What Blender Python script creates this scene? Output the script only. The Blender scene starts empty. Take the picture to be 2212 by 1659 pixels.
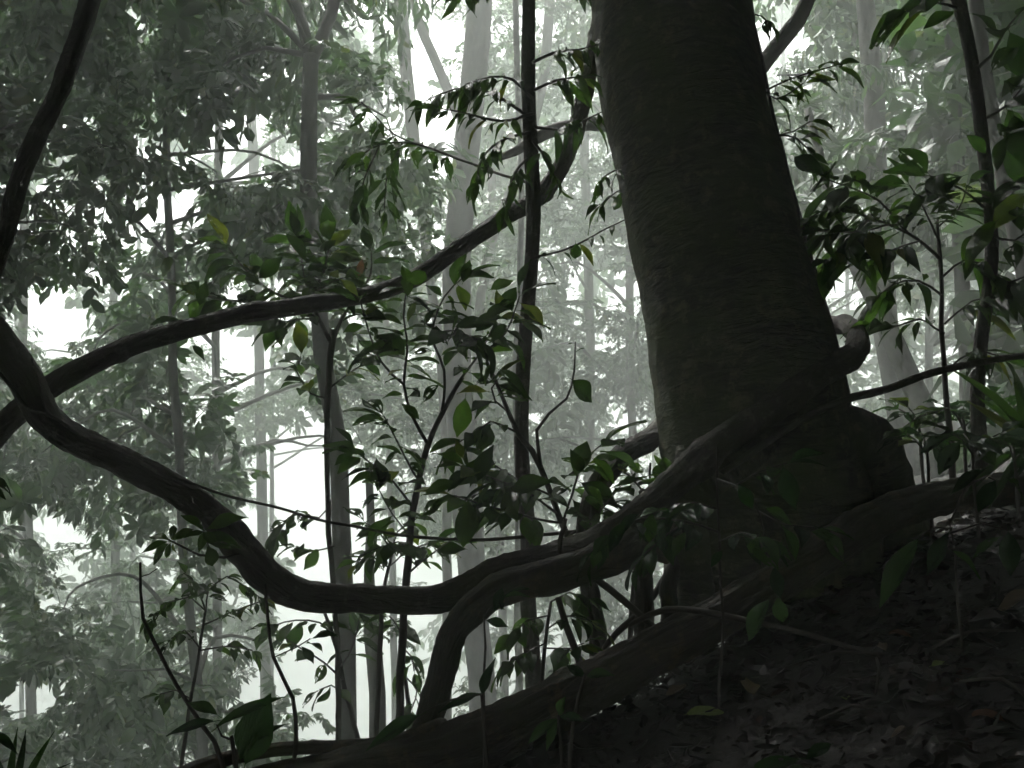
import bpy, math, random
import numpy as np
from mathutils import Vector, Matrix, noise

S = bpy.context.scene
COL = S.collection
rng = random.Random(7)
npr = np.random.RandomState(11)

# ------------------------------------------------------------------ camera, sky, sun, exposure
W0, H0, F0 = 2212.0, 1659.0, 2100.0          # measuring frame of the photograph and its focal length in pixels
EYE = Vector((0, 0, 1.25))
PITCH = math.radians(16.0)
cam = bpy.data.cameras.new('camera')
cam.sensor_width = 36.0
cam.lens = 36.0 * F0 / W0
cam.clip_start = 0.05
cam.clip_end = 2000
co = bpy.data.objects.new('camera', cam)
COL.objects.link(co)
co.location = EYE
co.rotation_euler = (math.pi / 2 + PITCH, 0, 0)
S.camera = co

SUN_EL, SUN_AZ = math.radians(60), math.radians(-35)      # azimuth from +Y, negative to the left
w = bpy.data.worlds.new('World')
S.world = w
w.use_nodes = True
nt = w.node_tree
bg = nt.nodes['Background']
sky = nt.nodes.new('ShaderNodeTexSky')
sky.sky_type = 'NISHITA'
sky.sun_disc = False
sky.sun_elevation = SUN_EL
sky.sun_rotation = SUN_AZ
sky.air_density = 1.0
sky.dust_density = 6.0
sky.ozone_density = 1.0
hs = nt.nodes.new('ShaderNodeHueSaturation')
hs.inputs['Saturation'].default_value = 0.12          # overcast: the blue is all but gone
nt.links.new(sky.outputs[0], hs.inputs['Color'])
nt.links.new(hs.outputs[0], bg.inputs['Color'])
bg.inputs['Strength'].default_value = 0.15

sl = bpy.data.lights.new('sun', 'SUN')
sl.energy = 1.5
sl.angle = math.radians(24)
sl.color = (1.0, 0.975, 0.93)
so = bpy.data.objects.new('sun', sl)
COL.objects.link(so)
sd = Vector((math.sin(SUN_AZ) * math.cos(SUN_EL), math.cos(SUN_AZ) * math.cos(SUN_EL), math.sin(SUN_EL)))
so.rotation_euler = (-sd).to_track_quat('-Z', 'Y').to_euler()
so.location = (0, 0, 60)

S.view_settings.view_transform = 'Standard'
S.view_settings.look = 'None'
S.view_settings.gamma = 1.0
S.view_settings.use_curve_mapping = False
S.view_settings.exposure = 3.05

HAZE_DENSITY = 0.027
HAZE_ANISO = 0.0

S.render.engine = 'CYCLES'
c = S.cycles
c.max_bounces = 4
c.diffuse_bounces = 1
c.glossy_bounces = 1
c.transmission_bounces = 2
c.transparent_max_bounces = 4
c.volume_bounces = 1
c.use_denoising = True
c.use_adaptive_sampling = True
c.adaptive_threshold = 0.045
c.adaptive_min_samples = 12
c.caustics_reflective = False
c.caustics_refractive = False
c.sample_clamp_indirect = 8

# ------------------------------------------------------------------ helpers
CP, SP = math.cos(PITCH), math.sin(PITCH)


def P(px, py, d):
    """Point at distance d along the view axis that stands where pixel (px, py) of the photograph is."""
    x = (px - W0 / 2) / F0 * d
    u = (H0 / 2 - py) / F0 * d
    return Vector((x, d * CP - u * SP, EYE.z + u * CP + d * SP))


def unP(v):
    x, y, z = v[0], v[1], v[2] - EYE.z
    d = y * CP + z * SP
    u = -y * SP + z * CP
    if d < 0.1:
        return (-9999, -9999, d)
    return (W0 / 2 + x / d * F0, H0 / 2 - u / d * F0, d)


def rpx(r, d):
    return r * d / F0


def link(o, parent=None):
    COL.objects.link(o)
    if parent is not None:
        o.parent = parent
    return o


def thing(name, label, cat, loc=(0, 0, 0), group=None):
    o = bpy.data.objects.new(name, None)
    o.empty_display_size = 0.1
    o.location = loc
    o['label'] = label
    o['category'] = cat
    if group:
        o['group'] = group
    return link(o)


def tag(o, label=None, cat=None, group=None, kind=None):
    for k, v in (('label', label), ('category', cat), ('group', group), ('kind', kind)):
        if v:
            o[k] = v
    return o


def mesh_from(name, V, Fc, mat, UV=None, smooth=True):
    """V (n,3), Fc list of tuples or (m,k) array, UV per loop (list aligned with faces)."""
    me = bpy.data.meshes.new(name)
    me.from_pydata([tuple(v) for v in V] if not isinstance(V, np.ndarray) else V.tolist(), [],
                   Fc if not isinstance(Fc, np.ndarray) else Fc.tolist())
    if UV is not None:
        l = me.uv_layers.new(name='UVMap')
        l.data.foreach_set('uv', np.asarray(UV, dtype=np.float32).ravel())
    if smooth:
        me.polygons.foreach_set('use_smooth', [True] * len(me.polygons))
    me.materials.append(mat)
    me.update()
    return me


def catmull(pts, rad, step):
    """Resample a polyline with radii to a smooth one with roughly the given spacing."""
    P_ = [Vector(p) for p in pts]
    n = len(P_)
    out, ro = [], []
    for i in range(n - 1):
        p0 = P_[max(i - 1, 0)]
        p1, p2 = P_[i], P_[i + 1]
        p3 = P_[min(i + 2, n - 1)]
        if i == 0:
            p0 = p1 * 2 - p2
        if i == n - 2:
            p3 = p2 * 2 - p1
        k = max(1, int((p2 - p1).length / step))
        for j in range(k):
            t = j / k
            t2, t3 = t * t, t * t * t
            out.append(0.5 * ((2 * p1) + (p2 - p0) * t + (2 * p0 - 5 * p1 + 4 * p2 - p3) * t2 + (3 * p1 - p0 - 3 * p2 + p3) * t3))
            ro.append(rad[i] + (rad[i + 1] - rad[i]) * (t * t * (3 - 2 * t)))
    out.append(P_[-1])
    ro.append(rad[-1])
    return out, ro


def tube_data(pts, rad, sides=8, step=0.1, lump=0.08, freq=6.0, flute=0.0, nfl=5, wob=0.0, seed=0.0, base=None, twist=0.0, knots=0.0):
    pts, rad = catmull(pts, rad, step)
    kn = []
    if knots:
        rk = random.Random(int(seed * 13 + len(pts)))
        tot = step * len(pts)
        for _ in range(int(tot * knots)):
            kn.append((rk.uniform(0, tot), rk.uniform(0, 6.28), rk.uniform(0.08, 0.3), rk.uniform(0.4, 0.9)))
    if wob:
        L = len(pts)
        for i in range(1, L - 1):
            q = pts[i]
            pts[i] = q + Vector(noise.noise_vector(q * freq * 0.35 + Vector((seed, 0, 3)))) * wob
    n = len(pts)
    tan = []
    for i in range(n):
        a, b = pts[max(0, i - 1)], pts[min(n - 1, i + 1)]
        t = (b - a)
        tan.append(t.normalized() if t.length > 1e-9 else Vector((0, 0, 1)))
    up = Vector((0, 0, 1)) if abs(tan[0].z) < 0.9 else Vector((1, 0, 0))
    nx = (up - tan[0] * up.dot(tan[0])).normalized()
    V, Fc, UV = [], [], []
    ln = 0.0
    lens = []
    off = Vector(base) if base is not None else Vector((0, 0, 0))
    rm = sum(rad) / len(rad)
    for i in range(n):
        if i:
            ln += (pts[i] - pts[i - 1]).length
            nx = (nx - tan[i] * nx.dot(tan[i]))
            nx = nx.normalized() if nx.length > 1e-6 else Vector((1, 0, 0))
        lens.append(ln)
        ny = tan[i].cross(nx)
        for k in range(sides):
            a = 2 * math.pi * k / sides
            dv = nx * math.cos(a) + ny * math.sin(a)
            r = rad[i]
            if lump:
                r *= 1 + lump * noise.noise((pts[i] + dv * r * 1.2) * freq + Vector((seed, seed, 0))) \
                     + lump * 0.5 * noise.noise((pts[i] + dv * r * 1.6) * freq * 3.1) + lump * 0.3 * noise.noise((pts[i] + dv * r * 1.9) * freq * 7.3)
            if flute:
                r *= 1 + flute * math.cos(nfl * a + twist * ln + 2.0 * noise.noise(Vector((ln * 1.3, seed, 0))))
            for (kl, ka, kh, kw_) in kn:
                dl = (i * step - kl) / (rad[i] * kw_)
                if abs(dl) < 3:
                    da = math.atan2(math.sin(a - ka), math.cos(a - ka)) / 0.8
                    r *= 1 + kh * math.exp(-dl * dl - da * da)
            V.append(pts[i] + dv * r - off)
    for i in range(n - 1):
        for k in range(sides):
            k2 = (k + 1) % sides
            Fc.append((i * sides + k, i * sides + k2, (i + 1) * sides + k2, (i + 1) * sides + k))
            u0, u1 = k / sides * 2 * math.pi * rm, (k + 1) / sides * 2 * math.pi * rm
            UV += [(u0, lens[i]), (u1, lens[i]), (u1, lens[i + 1]), (u0, lens[i + 1])]
    for e, idx in ((0, range(sides - 1, -1, -1)), (n - 1, range(sides))):
        f = tuple(e * sides + k for k in idx)
        Fc.append(f)
        UV += [(0.02 * math.cos(k), 0.02 * math.sin(k)) for k in range(sides)]
    return V, Fc, UV


def tube(name, pts, rad, mat, parent=None, **kw):
    base = parent.matrix_world.translation if False else (parent.location if parent is not None else None)
    # a sub-part sits under a part at the thing's own origin, so one level of offset is enough
    b = kw.pop('base', base)
    V, Fc, UV = tube_data(pts, rad, base=b, **kw)
    return link(bpy.data.objects.new(name, mesh_from(name, V, Fc, mat, UV)), parent)


def pxpath(rows):
    """rows of (px, py, depth, width_px) -> points, radii"""
    return [P(a, b, d) for a, b, d, q in rows], [rpx(q / 2, d) for a, b, d, q in rows]


# ------------------------------------------------------------------ materials
def new_mat(name):
    m = bpy.data.materials.new(name)
    m.use_nodes = True
    return m, m.node_tree.nodes, m.node_tree.links, m.node_tree.nodes['Principled BSDF']


def ramp(N, cols):
    r = N.new('ShaderNodeValToRGB')
    e = r.color_ramp.elements
    while len(e) < len(cols):
        e.new(0.5)
    for k, (p, cc) in enumerate(cols):
        e[k].position = p
        e[k].color = (*cc, 1)
    return r


def bark_mat(name, cols, su=14, sv=3, bump=0.6, dist=0.02, rough=0.75, moss=None, mossamt=0.5, spec=0.3, mscale=2.5, lichen=None, lscale=9.0):
    m, N, L, b = new_mat(name)
    uv = N.new('ShaderNodeUVMap')
    mp = N.new('ShaderNodeMapping')
    mp.inputs['Scale'].default_value = (su, sv, 1)
    L.new(uv.outputs[0], mp.inputs[0])
    n1 = N.new('ShaderNodeTexNoise')
    n1.inputs['Scale'].default_value = 1.0
    n1.inputs['Detail'].default_value = 8
    n1.inputs['Roughness'].default_value = 0.65
    n1.inputs['Distortion'].default_value = 0.8
    L.new(mp.outputs[0], n1.inputs['Vector'])
    r = ramp(N, cols)
    L.new(n1.outputs[0], r.inputs[0])
    out = r.outputs[0]
    tc = N.new('ShaderNodeTexCoord')
    if moss:
        n2 = N.new('ShaderNodeTexNoise')
        n2.inputs['Scale'].default_value = mscale
        n2.inputs['Detail'].default_value = 7
        n2.inputs['Roughness'].default_value = 0.7
        L.new(tc.outputs['Object'], n2.inputs['Vector'])
        r2 = ramp(N, [(0.5 - 0.12 + (0.5 - mossamt) * 0.5, (0, 0, 0)), (0.62 + (0.5 - mossamt) * 0.5, (1, 1, 1))])
        L.new(n2.outputs[0], r2.inputs[0])
        mx = N.new('ShaderNodeMix')
        mx.data_type = 'RGBA'
        L.new(r2.outputs[0], mx.inputs[0])
        L.new(out, mx.inputs[6])
        mx.inputs[7].default_value = (*moss, 1)
        out = mx.outputs[2]
    if lichen:
        n3 = N.new('ShaderNodeTexNoise')
        n3.inputs['Scale'].default_value = lscale
        n3.inputs['Detail'].default_value = 9
        n3.inputs['Roughness'].default_value = 0.75
        mp3 = N.new('ShaderNodeMapping')
        mp3.inputs['Location'].default_value = (3.1, 7.7, 1.3)
        L.new(tc.outputs['Object'], mp3.inputs[0])
        L.new(mp3.outputs[0], n3.inputs['Vector'])
        r3 = ramp(N, [(0.53, (0, 0, 0)), (0.63, (1, 1, 1))])
        L.new(n3.outputs[0], r3.inputs[0])
        mx3 = N.new('ShaderNodeMix')
        mx3.data_type = 'RGBA'
        L.new(r3.outputs[0], mx3.inputs[0])
        L.new(out, mx3.inputs[6])
        mx3.inputs[7].default_value = (*lichen, 1)
        out = mx3.outputs[2]
    L.new(out, b.inputs['Base Color'])
    b.inputs['Roughness'].default_value = rough
    b.inputs['Specular IOR Level'].default_value = spec
    bp = N.new('ShaderNodeBump')
    bp.inputs['Strength'].default_value = bump
    bp.inputs['Distance'].default_value = dist
    L.new(n1.outputs[0], bp.inputs['Height'])
    L.new(bp.outputs[0], b.inputs['Normal'])
    return m


def leaf_mat(name, dark, mid, light, rough=0.35, trans=0.35, veins=True, yellow=0.06):
    m, N, L, b = new_mat(name)
    oi = N.new('ShaderNodeObjectInfo')
    geo = N.new('ShaderNodeNewGeometry')
    ad = N.new('ShaderNodeMath')
    ad.operation = 'ADD'
    L.new(oi.outputs['Random'], ad.inputs[0])
    L.new(geo.outputs['Random Per Island'], ad.inputs[1])
    fr = N.new('ShaderNodeMath')
    fr.operation = 'FRACT'
    L.new(ad.outputs[0], fr.inputs[0])
    r = ramp(N, [(0.0, dark), (0.5, mid), (1 - yellow, light), (1.0, (light[0] * 2.2, light[1] * 1.25, light[2]))])
    L.new(fr.outputs[0], r.inputs[0])
    tc = N.new('ShaderNodeTexCoord')
    n1 = N.new('ShaderNodeTexNoise')
    n1.inputs['Scale'].default_value = 6
    n1.inputs['Detail'].default_value = 5
    L.new(tc.outputs['Object'], n1.inputs['Vector'])
    mr = N.new('ShaderNodeMapRange')
    mr.inputs[3].default_value = 0.7
    mr.inputs[4].default_value = 1.25
    L.new(n1.outputs[0], mr.inputs[0])
    mul = N.new('ShaderNodeMix')
    mul.data_type = 'RGBA'
    mul.blend_type = 'MULTIPLY'
    mul.inputs[0].default_value = 1.0
    L.new(r.outputs[0], mul.inputs[6])
    L.new(mr.outputs[0], mul.inputs[7])
    L.new(mul.outputs[2], b.inputs['Base Color'])
    b.inputs['Roughness'].default_value = rough
    b.inputs['Specular IOR Level'].default_value = 0.5
    if veins:
        uv = N.new('ShaderNodeUVMap')
        sx = N.new('ShaderNodeSeparateXYZ')
        L.new(uv.outputs[0], sx.inputs[0])
        ab = N.new('ShaderNodeMath'); ab.operation = 'ABSOLUTE'
        L.new(sx.outputs[0], ab.inputs[0])
        m1 = N.new('ShaderNodeMath'); m1.operation = 'MULTIPLY_ADD'
        L.new(ab.outputs[0], m1.inputs[0]); m1.inputs[1].default_value = -0.55
        L.new(sx.outputs[1], m1.inputs[2])
        m2 = N.new('ShaderNodeMath'); m2.operation = 'MULTIPLY'
        L.new(m1.outputs[0], m2.inputs[0]); m2.inputs[1].default_value = 75.0
        m3 = N.new('ShaderNodeMath'); m3.operation = 'SINE'
        L.new(m2.outputs[0], m3.inputs[0])
        m4 = N.new('ShaderNodeMath'); m4.operation = 'ABSOLUTE'
        L.new(m3.outputs[0], m4.inputs[0])
        bp = N.new('ShaderNodeBump')
        bp.inputs['Strength'].default_value = 0.55
        bp.inputs['Distance'].default_value = 0.02
        L.new(m4.outputs[0], bp.inputs['Height'])
        L.new(bp.outputs[0], b.inputs['Normal'])
    tr = N.new('ShaderNodeBsdfTranslucent')
    tm = N.new('ShaderNodeMix'); tm.data_type = 'RGBA'; tm.blend_type = 'MULTIPLY'
    tm.inputs[0].default_value = 1.0
    L.new(mul.outputs[2], tm.inputs[6])
    tm.inputs[7].default_value = (1.25, 1.5, 0.6, 1)
    L.new(tm.outputs[2], tr.inputs[0])
    ms = N.new('ShaderNodeMixShader')
    ms.inputs[0].default_value = trans
    L.new(b.outputs[0], ms.inputs[1])
    L.new(tr.outputs[0], ms.inputs[2])
    L.new(ms.outputs[0], N['Material Output'].inputs['Surface'])
    return m


M = {}
M['trunk'] = bark_mat('old_bark', [(0.32, (0.004, 0.004, 0.0035)), (0.47, (0.028, 0.027, 0.021)), (0.58, (0.075, 0.072, 0.053)), (0.7, (0.14, 0.13, 0.085))],
                      su=9, sv=30, bump=1.0, dist=0.025, rough=0.8, moss=(0.06, 0.078, 0.026), mossamt=0.46, spec=0.2, mscale=3.0, lichen=(0.13, 0.125, 0.07), lscale=9.0)
M['vine'] = bark_mat('vine_bark', [(0.25, (0.014, 0.011, 0.009)), (0.55, (0.045, 0.036, 0.03)), (0.8, (0.075, 0.06, 0.05))],
                     su=38, sv=7, bump=1.0, dist=0.03, rough=0.7, moss=(0.045, 0.055, 0.018), mossamt=0.4, mscale=5.0, lichen=(0.12, 0.115, 0.09), lscale=12.0)
M['root'] = bark_mat('root_bark', [(0.25, (0.012, 0.009, 0.007)), (0.55, (0.038, 0.03, 0.023)), (0.8, (0.075, 0.052, 0.03))],
                     su=30, sv=5, bump=1.0, dist=0.04, rough=0.6, moss=(0.04, 0.045, 0.014), mossamt=0.4, mscale=4.0, lichen=(0.10, 0.07, 0.035), lscale=8.0)
M['grey'] = bark_mat('grey_bark', [(0.3, (0.02, 0.019, 0.017)), (0.5, (0.05, 0.047, 0.04)), (0.7, (0.11, 0.105, 0.09))],
                     su=10, sv=4, bump=0.5, dist=0.02, rough=0.8, moss=(0.05, 0.06, 0.035), mossamt=0.3)
M['twig'] = bark_mat('twig_bark', [(0.3, (0.018, 0.014, 0.01)), (0.6, (0.045, 0.036, 0.026)), (0.8, (0.07, 0.056, 0.04))],
                     su=60, sv=20, bump=0.4, dist=0.005, rough=0.6)
M['leaf_near'] = leaf_mat('glossy_leaf', (0.02, 0.046, 0.013), (0.036, 0.076, 0.018), (0.06, 0.115, 0.022), rough=0.26, trans=0.55, yellow=0.06)
M['leaf_floor'] = leaf_mat('wet_floor_leaf', (0.014, 0.042, 0.014), (0.024, 0.07, 0.02), (0.05, 0.115, 0.022), rough=0.2, trans=0.3, yellow=0.03)
M['leaf_mid'] = leaf_mat('canopy_leaf', (0.018, 0.05, 0.014), (0.032, 0.08, 0.02), (0.055, 0.115, 0.024), rough=0.4, trans=0.35, veins=False, yellow=0.05)
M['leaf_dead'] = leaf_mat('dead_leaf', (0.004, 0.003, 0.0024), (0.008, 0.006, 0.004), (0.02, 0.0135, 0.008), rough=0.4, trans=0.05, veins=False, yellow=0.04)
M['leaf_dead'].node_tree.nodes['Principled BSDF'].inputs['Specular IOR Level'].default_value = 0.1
M['leaf_tan'] = leaf_mat('tan_leaf', (0.08, 0.05, 0.026), (0.1, 0.065, 0.033), (0.12, 0.08, 0.04), rough=0.4, trans=0.1, yellow=0.01)
M['leaf_lime'] = leaf_mat('lime_leaf', (0.11, 0.16, 0.02), (0.14, 0.2, 0.025), (0.17, 0.21, 0.03), rough=0.35, trans=0.3, yellow=0.01)
M['leaf_red'] = leaf_mat('red_leaf', (0.1, 0.032, 0.016), (0.12, 0.04, 0.02), (0.14, 0.05, 0.02), rough=0.4, trans=0.4, yellow=0.01)

m, N, L, b = new_mat('soil')
tc = N.new('ShaderNodeTexCoord')
n1 = N.new('ShaderNodeTexNoise'); n1.inputs['Scale'].default_value = 9; n1.inputs['Detail'].default_value = 9; n1.inputs['Roughness'].default_value = 0.7
L.new(tc.outputs['Object'], n1.inputs['Vector'])
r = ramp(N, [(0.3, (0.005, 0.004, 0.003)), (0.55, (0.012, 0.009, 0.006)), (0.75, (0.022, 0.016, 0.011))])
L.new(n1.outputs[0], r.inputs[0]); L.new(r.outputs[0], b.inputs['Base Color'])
bp = N.new('ShaderNodeBump'); bp.inputs['Strength'].default_value = 0.9; bp.inputs['Distance'].default_value = 0.05
L.new(n1.outputs[0], bp.inputs['Height']); L.new(bp.outputs[0], b.inputs['Normal'])
b.inputs['Roughness'].default_value = 0.75
M['soil'] = m

# ------------------------------------------------------------------ the ground: a steep bank rising to the right, its far side falling into the valley
def sstep(a, b_, x):
    t = min(1.0, max(0.0, (x - a) / (b_ - a)))
    return t * t * (3 - 2 * t)


def ground_z(x, y):
    ye = 3.85 + 0.4 * max(-40.0, min(x, 30.0))
    s = y - ye
    yy = min(y, ye)
    z = 0.30 * x + 0.285 * yy
    if z > 0:
        z = 16 * math.tanh(z / 16)
    if s > 0:
        wv = sstep(1.0, 3.4, x - 0.12 * s)
        q = s * s / (s + 1.2)
        z += -0.62 * q * (1 - wv) + wv * (0.10 * s if s < 20 else 2.0 + 0 * s) - wv * 0.35 * max(0.0, s - 14)
    if z < -20:
        z = -20 - 40 * math.tanh((-z - 20) / 40)
    z -= (0.20 - 0.09 * sstep(0.5, 1.3, x)) * sstep(1.8, 3.6, y)
    z += 0.05 * noise.noise(Vector((x * 1.3, y * 1.3, 0))) + 0.02 * noise.noise(Vector((x * 4, y * 4, 5)))
    if abs(x) + abs(y) > 12:
        z += 0.8 * noise.noise(Vector((x * 0.11, y * 0.11, 2)))
    return z


def axis(lo, hi, dense_lo, dense_hi, fine):
    a = list(np.arange(dense_lo, dense_hi + 1e-6, fine))
    v, st = dense_hi, fine
    while v < hi:
        st *= 1.18
        v = min(hi, v + st)
        a.append(v)
    v, st = dense_lo, fine
    while v > lo:
        st *= 1.18
        v = max(lo, v - st)
        a.insert(0, v)
    return a


GX = axis(-300, 300, -2.2, 5.0, 0.07)
GY = axis(-300, 300, 0.5, 7.0, 0.07)
V = np.array([(x, y, ground_z(x, y)) for y in GY for x in GX])
nx_, ny_ = len(GX), len(GY)
idx = np.arange(nx_ * ny_).reshape(ny_, nx_)
Fc = np.stack([idx[:-1, :-1], idx[:-1, 1:], idx[1:, 1:], idx[1:, :-1]], -1).reshape(-1, 4)
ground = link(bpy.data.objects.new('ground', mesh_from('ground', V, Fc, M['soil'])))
tag(ground, 'dark steep forest floor rising beneath the big trunk', None, None, 'structure')

# ------------------------------------------------------------------ leaf meshes (unit length along +Y, face up +Z)
def leaf_mesh(name, mat, wid=0.42, peak=0.45, tip=1.6, fold=0.25, droop=0.25, wave=0.03, rows=8, holes=0, seed=0, side=2):
    rr = random.Random(seed)
    V, UV_v = [], []
    cols = 2 * side + 1
    for i in range(rows + 1):
        t = i / rows
        a = (t / peak) if t < peak else 1 - (t - peak) / (1 - peak)
        prof = math.sin(max(0.0, a) * math.pi / 2) ** (0.9 if t < peak else tip * 0.75)
        hw = wid * 0.5 * prof
        if t > 0.9:
            hw = min(hw, wid * 0.06 + (1 - t) * 0.2 * wid)
        if i in (0, rows):
            hw = 0.004
        ph = rr.random() * 6
        for k in range(cols):
            s_ = (k - side) / side
            x = hw * s_ * (1 + 0.04 * rr.uniform(-1, 1))
            z = abs(x) * fold * 1.6 - droop * t * t + wave * math.sin(7 * t + 2.2 * s_ + seed) * abs(s_)
            V.append((x, t - 0.06 * droop * t, z))
            UV_v.append((s_ * hw / max(wid * 0.5, 1e-6), t))
    Fc, UV = [], []
    gone = set()
    if holes:
        for _ in range(holes):
            i0, k0 = rr.randrange(1, rows - 1), rr.randrange(0, cols - 1)
            gone.add((i0, k0))
            if rr.random() < 0.5:
                gone.add((min(i0 + 1, rows - 2), k0))
    for i in range(rows):
        for k in range(cols - 1):
            if (i, k) in gone:
                continue
            f = (i * cols + k, i * cols + k + 1, (i + 1) * cols + k + 1, (i + 1) * cols + k)
            Fc.append(f)
            UV += [UV_v[j] for j in f]
    # short stalk
    b0 = len(V)
    st = 0.007
    V += [(-st, -0.12, -0.01), (st, -0.12, -0.01), (st, 0.02, 0.003), (-st, 0.02, 0.003), (0, -0.12, -0.02), (0, 0.02, -0.008)]
    for f in ((b0, b0 + 1, b0 + 2, b0 + 3), (b0 + 1, b0 + 4, b0 + 5, b0 + 2), (b0 + 4, b0, b0 + 3, b0 + 5)):
        Fc.append(f)
        UV += [(0, 0)] * 4
    return mesh_from(name, V, Fc, mat, UV)


def leaf_set(prefix, mat):
    return {
        'broad': [leaf_mesh(prefix + '_broad', mat, 0.46, 0.48, 1.5, 0.22, 0.2, 0.03, seed=s) for s in range(3)]
                 + [leaf_mesh(prefix + '_broad', mat, 0.52, 0.52, 1.4, 0.12, 0.35, 0.05, seed=5),
                    leaf_mesh(prefix + '_bitten', mat, 0.48, 0.5, 1.5, 0.18, 0.25, 0.04, rows=12, side=4, holes=7, seed=9)],
        'lance': [leaf_mesh(prefix + '_lance', mat, 0.28, 0.42, 1.5, 0.3, 0.28, 0.03, seed=s + 20) for s in range(3)]
                 + [leaf_mesh(prefix + '_lance', mat, 0.33, 0.5, 1.6, 0.2, 0.45, 0.03, seed=25),
                    leaf_mesh(prefix + '_bitten', mat, 0.32, 0.46, 1.5, 0.2, 0.3, 0.03, rows=12, side=3, holes=4, seed=26)],
        'obovate': [leaf_mesh(prefix + '_obovate', mat, 0.40, 0.62, 1.1, 0.2, 0.2, 0.03, seed=s + 40) for s in range(3)],
        'strap': [leaf_mesh(prefix + '_strap', mat, 0.10, 0.35, 1.3, 0.5, 0.5, 0.01, rows=12, seed=s + 50) for s in range(2)],
        'long': [leaf_mesh(prefix + '_long', mat, 0.2, 0.4, 1.4, 0.3, 0.3, 0.02, rows=12, seed=s + 60) for s in range(2)],
    }


LN = leaf_set('leaf', M['leaf_near'])
LF = leaf_set('floor_leaf', M['leaf_floor'])
LD = leaf_set('dead_leaf', M['leaf_dead'])
LT = {'broad': [leaf_mesh('tan_leaf', M['leaf_tan'], 0.6, 0.5, 1.3, 0.25, -0.3, 0.06, seed=71)]}
LL = {'broad': [leaf_mesh('lime_leaf', M['leaf_lime'], 0.42, 0.5, 1.4, 0.2, 0.2, 0.04, seed=72)]}
LR = {'broad': [leaf_mesh('red_leaf', M['leaf_red'], 0.42, 0.5, 1.4, 0.6, 0.5, 0.08, seed=73)]}


def leaf_obj(me, pos, direc, nrm, length, parent, wscale=1.0, name='leaf', off=None):
    y = direc.normalized()
    x = y.cross(nrm)
    if x.length < 1e-4:
        x = y.cross(Vector((1, 0.3, 0)))
    x.normalize()
    z = x.cross(y)
    m_ = Matrix(((x.x * wscale, y.x, z.x, 0), (x.y * wscale, y.y, z.y, 0), (x.z * wscale, y.z, z.z, 0), (0, 0, 0, 1))) 
    o = bpy.data.objects.new(name, me)
    if off is None:
        off = parent.location if parent is not None else Vector((0, 0, 0))
    o.matrix_basis = Matrix.Translation(pos - off) @ m_ @ Matrix.Scale(length, 4)
    return link(o, parent)


def rnd_unit(r=rng):
    while True:
        v = Vector((r.uniform(-1, 1), r.uniform(-1, 1), r.uniform(-1, 1)))
        if 0.05 < v.length < 1:
            return v.normalized()


def leaf_px(parent, b0, t0, d, kind='broad', sets=None, wscale=1.0, face=None, d2=None, rs=rng, name='leaf'):
    """One leaf traced from the photograph: stalk end b0 and tip t0 in pixels."""
    a = P(b0[0], b0[1], d)
    e = P(t0[0], t0[1], d2 if d2 is not None else d * (1 + rs.uniform(-0.015, 0.015)))
    v = e - a
    # facing: half toward the viewer, half up
    n = (EYE - a).normalized() * (0.75 if face is None else face) + Vector((0, 0, 1)) * (0.5 if face is None else 1 - face) + rnd_unit(rs) * 0.25
    return leaf_obj(rs.choice((sets or LN)[kind]), a, v, n, v.length, parent, wscale, name)


def along(pts, t):
    ls = [(pts[i + 1] - pts[i]).length for i in range(len(pts) - 1)]
    tot = sum(ls)
    s_ = t * tot
    for i, l in enumerate(ls):
        if s_ <= l or i == len(ls) - 1:
            f = s_ / l if l > 0 else 0
            return pts[i].lerp(pts[i + 1], min(f, 1.0)), (pts[i + 1] - pts[i]).normalized()
        s_ -= l


def dress(parent, pts, n, length, kind='broad', t0=0.25, t1=1.0, droop=0.5, spread=1.0, sets=None, rs=rng, jitter=0.0, tipn=2, off=None):
    """Set n leaves alternately along a branch; a couple at its end."""
    sets = sets or LN
    side = 1
    for i in range(n):
        t = t0 + (t1 - t0) * (i + rs.uniform(0.2, 0.8)) / max(n, 1)
        p, tn = along(pts, min(t, 1.0))
        sv = tn.cross(Vector((0, 0, 1)))
        if sv.length < 0.1:
            sv = rnd_unit(rs)
            sv = sv - tn * sv.dot(tn)
        sv.normalize()
        side = -side
        dv = tn * rs.uniform(0.2, 0.8) + sv * side * spread * rs.uniform(0.5, 1.1) + Vector((0, 0, -1)) * droop * rs.uniform(0.3, 1.3) + rnd_unit(rs) * 0.35
        nv = Vector((0, 0, 1)) + rnd_unit(rs) * 0.6 + (EYE - p).normalized() * 0.3
        leaf_obj(rs.choice(sets[kind]), p + rnd_unit(rs) * jitter + dv.normalized() * length * 0.1, dv, nv, length * rs.uniform(0.5, 1.2), parent, rs.uniform(0.85, 1.15), off=off)
    for k in range(tipn):
        p, tn = along(pts, 1.0)
        dv = tn + rnd_unit(rs) * 0.5 + Vector((0, 0, -1)) * droop * 0.5
        leaf_obj(rs.choice(sets[kind]), p + dv.normalized() * length * 0.1, dv, Vector((0, 0, 1)) + rnd_unit(rs) * 0.5, length * rs.uniform(0.7, 1.1), parent, off=off)


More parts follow.
